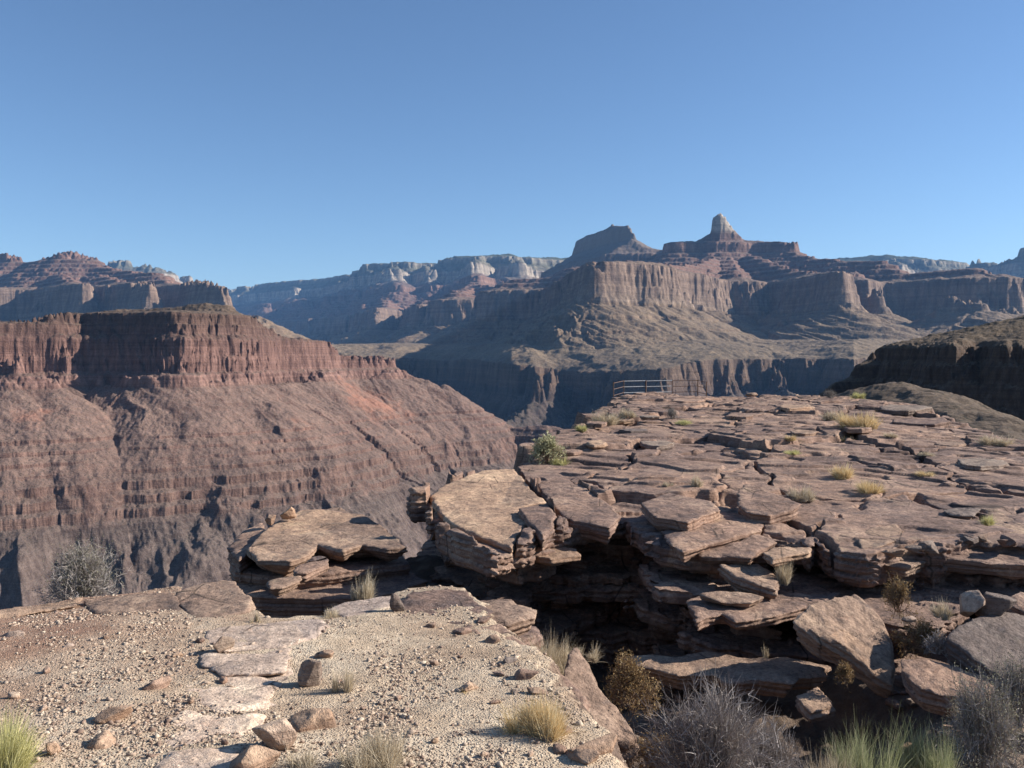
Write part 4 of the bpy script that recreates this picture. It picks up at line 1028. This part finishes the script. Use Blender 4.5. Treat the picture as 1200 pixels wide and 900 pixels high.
def ribbons(B, Dr, L, bend, w0, seg, rs, side=None):
    """n thin tapered blades: base B, start direction Dr, length L, droop bend, width w0"""
    n = len(B)
    up = np.array([0, 0, 1.0])
    if side is None:
        side = np.cross(Dr, rs.randn(n, 3)); side /= np.linalg.norm(side, axis=1)[:, None] + 1e-9
    t = np.linspace(0, 1, seg + 1)
    V = np.empty((n, seg + 1, 2, 3))
    for k, tt in enumerate(t):
        c = B + Dr * (L * tt)[:, None] - up * (bend * L * tt * tt)[:, None]
        w = (w0 * (1 - .85 * tt))[:, None]
        V[:, k, 0] = c - side * w; V[:, k, 1] = c + side * w
    base = (np.arange(n) * (seg + 1) * 2)[:, None, None]
    q = np.array([[2 * k, 2 * k + 1, 2 * k + 3, 2 * k + 2] for k in range(seg)])[None]
    tips = V[:, -1].mean(1)
    return V.reshape(-1, 3), (base + q).reshape(-1, 4), tips
def hemi(n, rs, spread, up=.25):
    a = rs.rand(n) * 2 * math.pi; e = np.abs(rs.randn(n)) * spread
    e = np.clip(e, 0, 1.45)
    return np.stack([np.cos(a) * np.sin(e), np.sin(a) * np.sin(e), np.cos(e) + up * 0], -1)
def grass(label, base, R, H, n, mat, seed, spread=.55, bend=.25, w=None, name='grass_tuft', cat='grass tuft', group=None, base_r=.35):
    rs = np.random.RandomState(seed)
    # blades start in a handful of crowns, each with its own height and lean
    m = max(4, min(16, n // 90)); ca = rs.rand(m) * 6.28; cr = np.sqrt(rs.rand(m)) * R * base_r * 1.5
    hs = rs.uniform(.55, 1.12, m); ln = rs.randn(m, 3) * .16; ln[:, 2] = 0
    k = rs.randint(0, m, n); a = rs.rand(n) * 6.28; rj = np.sqrt(rs.rand(n)) * R * .13
    B = np.stack([np.cos(ca[k]) * cr[k] + np.cos(a) * rj, np.sin(ca[k]) * cr[k] + np.sin(a) * rj, -.01 + 0 * a], -1)
    d = hemi(n, rs, spread * .85) + ln[k] + np.stack([np.cos(ca[k]), np.sin(ca[k]), 0 * a], -1) * (cr[k] / (R + 1e-6))[:, None] * .35
    d /= np.linalg.norm(d, axis=1)[:, None]
    d *= np.stack([np.full(n, R / H * 1.1), np.full(n, R / H * 1.1), np.ones(n)], -1)
    L = H * hs[k] * rs.uniform(.4, 1.05, n)
    wv = np.full(n, w or max(.0014, base[1] * .00028)) * rs.uniform(.6, 1.3, n)
    V, Q, _ = ribbons(B, d, L, bend * rs.uniform(.2, 1.4, n), wv, 4, rs)
    return place(name, V + base[None], Q, mat, base, label, cat, group, attr={'rnd': np.repeat(rs.rand(n), 10)})
def shrub(label, base, R, H, n, mt, ml, seed, leafy=.6, name='shrub', cat='shrub', group=None, spread=.75, lsize=None):
    rs = np.random.RandomState(seed)
    px = base[1] / F
    sc = np.array([R, R, H])
    allV, allQ, allr, off = [], [], [], 0
    tipsall = []
    n0 = max(7, n // 40)
    def add(V, Q, r):
        nonlocal off
        allV.append(V); allQ.append(Q + off); allr.append(r); off += len(V)
    B = rs.randn(n0, 3) * .05; B[:, 2] = 0
    d = hemi(n0, rs, spread); L = rs.uniform(.35, .65, n0)
    lv = [(n0, 1.0), (n // 8, .6), (n // 3, .4), (n, .28)]
    prevB, prevD, prevL = B, d, L
    for li, (m, ls) in enumerate(lv):
        if li == 0: Bc, dc, Lc = B, d, L
        else:
            k = rs.randint(0, len(prevB), m); t = rs.uniform(.35, 1.0, m)[:, None]
            Bc = prevB[k] + prevD[k] * prevL[k][:, None] * t
            dc = prevD[k] + rs.randn(m, 3) * .62; dc[:, 2] += .18; dc /= np.linalg.norm(dc, axis=1)[:, None]
            Lc = ls * rs.uniform(.45, 1.0, m)
        w = np.full(len(Bc), (.0045, .003, .002, .0013)[li] + px * (.35, .28, .22, .17)[li] * .5)
        V, Q, tp = ribbons(Bc * sc, dc * sc, Lc, .06 * np.ones(len(Bc)), w, 2, rs)
        add(V, Q, np.repeat(rs.rand(len(Bc)), 6)); 
        V, Q, tp = ribbons(Bc * sc, dc * sc, Lc, .06 * np.ones(len(Bc)), w * .9, 2, rs)
        add(V, Q, np.repeat(rs.rand(len(Bc)), 6)); tipsall.append(tp)
        prevB, prevD, prevL = Bc, dc, Lc
    root = empty(name, base, label, cat, group)
    place('branches', np.concatenate(allV) + base[None], np.concatenate(allQ), mt, base, parent=root, attr={'rnd': np.concatenate(allr)})
    if leafy > 0:
        T = tipsall[-1]; m = int(len(T) * leafy * 4)
        k = rs.randint(0, len(T), m)
        c = T[k] + rs.randn(m, 3) * sc * .06
        dd = rs.randn(m, 3); dd /= np.linalg.norm(dd, axis=1)[:, None]; dd[:, 2] = np.abs(dd[:, 2])
        ls = (lsize or .010) * rs.uniform(.6, 1.4, m)
        V, Q, _ = ribbons(c, dd, ls * 2, np.zeros(m), ls * .45, 1, rs)
        place('foliage', V + base[None], Q, ml, base, parent=root, attr={'rnd': np.repeat(rs.rand(m), 4)})
    return root
# (px, py of the foot, half width px, height px, kind, label)
def foot(px, py, D=None): return hit(px, py) if D is None else at(px, py, D)
def pl(px, py, wpx, hpx, kind, label, D=None, n=None, group=None, seed=None):
    b = foot(px, py, D); b[2] -= .01; k = b[1] / F; R, H = wpx * k, hpx * k; seed = seed or int(px * 7 + py)
    if kind == 'gold': grass(label, b, R, H, n or 900, P_gold, seed, .5, .35, group=group)
    elif kind == 'straw': grass(label, b, R, H, n or 700, P_straw, seed, .55, .4, group=group)
    elif kind == 'green': grass(label, b, R, H, n or 700, P_green, seed, .5, .3, group=group)
    elif kind == 'yellow': grass(label, b, R, H, n or 900, P_yellow, seed, .6, .3, group=group)
    elif kind == 'grey': shrub(label, b, R, H, n or 900, P_grey, P_grey, seed, 0, group=group, spread=.9)
    elif kind == 'greygreen': shrub(label, b, R, H, n or 900, P_grey, P_olive, seed, .45, group=group, spread=.85, lsize=.006)
    elif kind == 'leafgreen': shrub(label, b, R, H, n or 700, P_brown, P_lime, seed, .9, group=group, lsize=max(.010, k * 1.2))
    elif kind == 'brown': shrub(label, b, R, H, n or 800, P_brown, P_rust, seed, .8, group=group, lsize=max(.008, k))
gg = 'golden grass tufts on the platform'
pl(628, 862, 52, 64, 'gold', 'big golden grass clump on the gravel beside the sloping slab', n=3200)
pl(1008, 502, 30, 28, 'gold', 'widest golden tuft on the platform below the small dark rim shrub', n=1500, group=gg)
pl(988, 518, 16, 12, 'gold', 'low golden tuft in front of the widest one', group=gg)
pl(975, 492, 18, 18, 'straw', 'brownish dry tuft behind the widest golden tuft', group=gg)
pl(985, 560, 20, 24, 'gold', 'golden tuft with a dark shadow in the middle of the platform', n=1300, group=gg)
pl(1018, 577, 21, 20, 'gold', 'golden tuft nearest the long straight crack', n=1300, group=gg)
pl(940, 586, 20, 24, 'straw', 'dry tuft in the joint between two tilted slabs', n=1200, group=gg)
pl(928, 532, 13, 10, 'yellow', 'flat yellow-green tuft on the middle of the platform', group=gg)
pl(1084, 557, 15, 10, 'gold', 'low golden tuft right of the middle of the platform', group=gg)
pl(1168, 522, 24, 20, 'straw', 'pale dry tuft at the right rim of the platform', n=1200, group=gg)
pl(815, 570, 14, 20, 'straw', 'thin straw tuft behind the blunt-edged slab', group=gg)
pl(1085, 535, 16, 8, 'straw', 'sparse flat tuft between plates on the right', group=gg)
pl(1042, 512, 12, 9, 'straw', 'small pale tuft beside the pale plate', group=gg)
pl(783, 570, 10, 10, 'straw', 'tiny pale tuft left of the thin straw tuft', group=gg)
pl(925, 516, 10, 9, 'gold', 'tiny golden tuft behind the flat yellow-green one', group=gg)
pl(1156, 613, 14, 15, 'yellow', 'yellow-green tuft above the dipping slab at the right', D=10.2, group=gg)
pl(918, 682, 15, 40, 'straw', 'tall dry weed growing down a crack of the ledges', D=9.35, n=700)
pl(640, 543, 20, 26, 'leafgreen', 'bright green bush at the left rim of the platform', n=900)
pl(655, 545, 14, 14, 'yellow', 'yellow-green grass at the foot of the bright green bush')
pl(682, 505, 8, 12, 'yellow', 'small yellow-green bush on the left rim skyline')
pl(710, 497, 24, 24, 'straw', 'dry scrub on the left rim below the railing', n=1000)
pl(735, 490, 16, 16, 'straw', 'low yellowish scrub directly below the railing')
pl(787, 491, 10, 12, 'greygreen', 'small dark olive shrub on the platform below the railing')
pl(803, 497, 16, 8, 'yellow', 'thin yellowish grass patch right of the small dark olive shrub')
pl(972, 466, 8, 9, 'greygreen', 'small grey-green shrub on the far rim left of the yellow-green one')
pl(1006, 466, 11, 10, 'yellow', 'small yellow-green shrub on the far rim beside the grey-green one')
pl(600, 505, 3, 3, 'greygreen', 'tiny shrub on the skyline knoll') if False else None
# plants of the clearing
pl(97, 706, 50, 62, 'greygreen', 'rounded grey bush at the far edge of the clearing', D=8.1, n=3200)
pl(424, 703, 19, 46, 'straw', 'pale upright dry bush in the dark hollow', D=8.3, n=1100)
pl(388, 724, 18, 20, 'straw', 'short pale dry tuft at the lip of the dark hollow', n=700)
pl(300, 729, 10, 22, 'straw', 'small dry tuft at the left lip of the dark hollow', n=500)
pl(400, 810, 22, 50, 'straw', 'thin dry weeds leaning on the dark grey rock', n=500)
pl(435, 900, 62, 70, 'straw', 'sparse straw-coloured weeds at the bottom of the gravel', n=2200)
pl(-4, 905, 52, 92, 'yellow', 'feathery yellow-green plant cut by the left edge', n=2600)
pl(545, 812, 10, 12, 'gold', 'tiny golden tuft on the gravel')
pl(688, 770, 22, 26, 'straw', 'small dry brush behind the pointed fin', D=6.4, n=500)
pl(352, 905, 40, 44, 'straw', 'low dry stalks beside the white-faced rock', n=500)
# plants in the gully
pl(648, 785, 48, 56, 'straw', 'dry yellowish brush between the pink slab and the pointed fin', D=6.6, n=2400)
pl(735, 822, 36, 46, 'brown', 'rusty brown bush beside the pointed fin', D=6.5, n=1200)
pl(838, 935, 96, 118, 'grey', 'large leafless grey bush at the bottom centre', D=4.9, n=5200)
pl(905, 930, 46, 80, 'grey', 'smaller grey bush right of the large leafless one', D=5.1, n=1800)
pl(770, 905, 40, 40, 'brown', 'low purplish bush at the left foot of the large grey bush', D=5.3, n=900)
pl(1015, 915, 66, 108, 'green', 'tall green bunchgrass at the bottom right', D=5.2, n=1100)
pl(1075, 905, 50, 78, 'green', 'shorter green bunchgrass behind the tall one', D=5.5, n=900)
pl(975, 930, 40, 74, 'straw', 'dry grey-green grass left of the tall bunchgrass', D=5.0, n=1300)
pl(1105, 925, 44, 84, 'green', 'dark bunchgrass between the tall one and the olive bush', D=5.2, n=1200)
pl(1150, 900, 60, 100, 'greygreen', 'dark olive bush at the bottom right corner', D=5.6, n=2600)
pl(1195, 850, 34, 80, 'greygreen', 'upright olive bush at the right edge', D=6.2, n=1500)
pl(1135, 850, 26, 56, 'straw', 'dry grass in front of the flat brown boulder', D=6.3, n=700)
pl(1052, 716, 20, 34, 'brown', 'rusty dry bush behind the diamond-shaped boulder', D=8.5, n=700)
pl(1105, 722, 20, 30, 'straw', 'dry tuft beside the bright white boulder', D=8.0, n=700)
pl(1080, 758, 26, 30, 'brown', 'purple-brown bush right of the diamond-shaped boulder', D=7.9, n=900)
pl(1100, 765, 22, 26, 'grey', 'small bare grey bush under the dark smooth boulder', D=7.5, n=700)
pl(1095, 640, 12, 14, 'straw', 'small straw tuft in the dark recess of the ledges', D=10.2, n=300)
pl(898, 770, 8, 32, 'straw', 'lone stalky weed in the lower black alcove', D=8.4, n=60)
pl(990, 800, 14, 20, 'brown', 'dim little shrub under the diamond-shaped boulder', D=7.4, n=400)
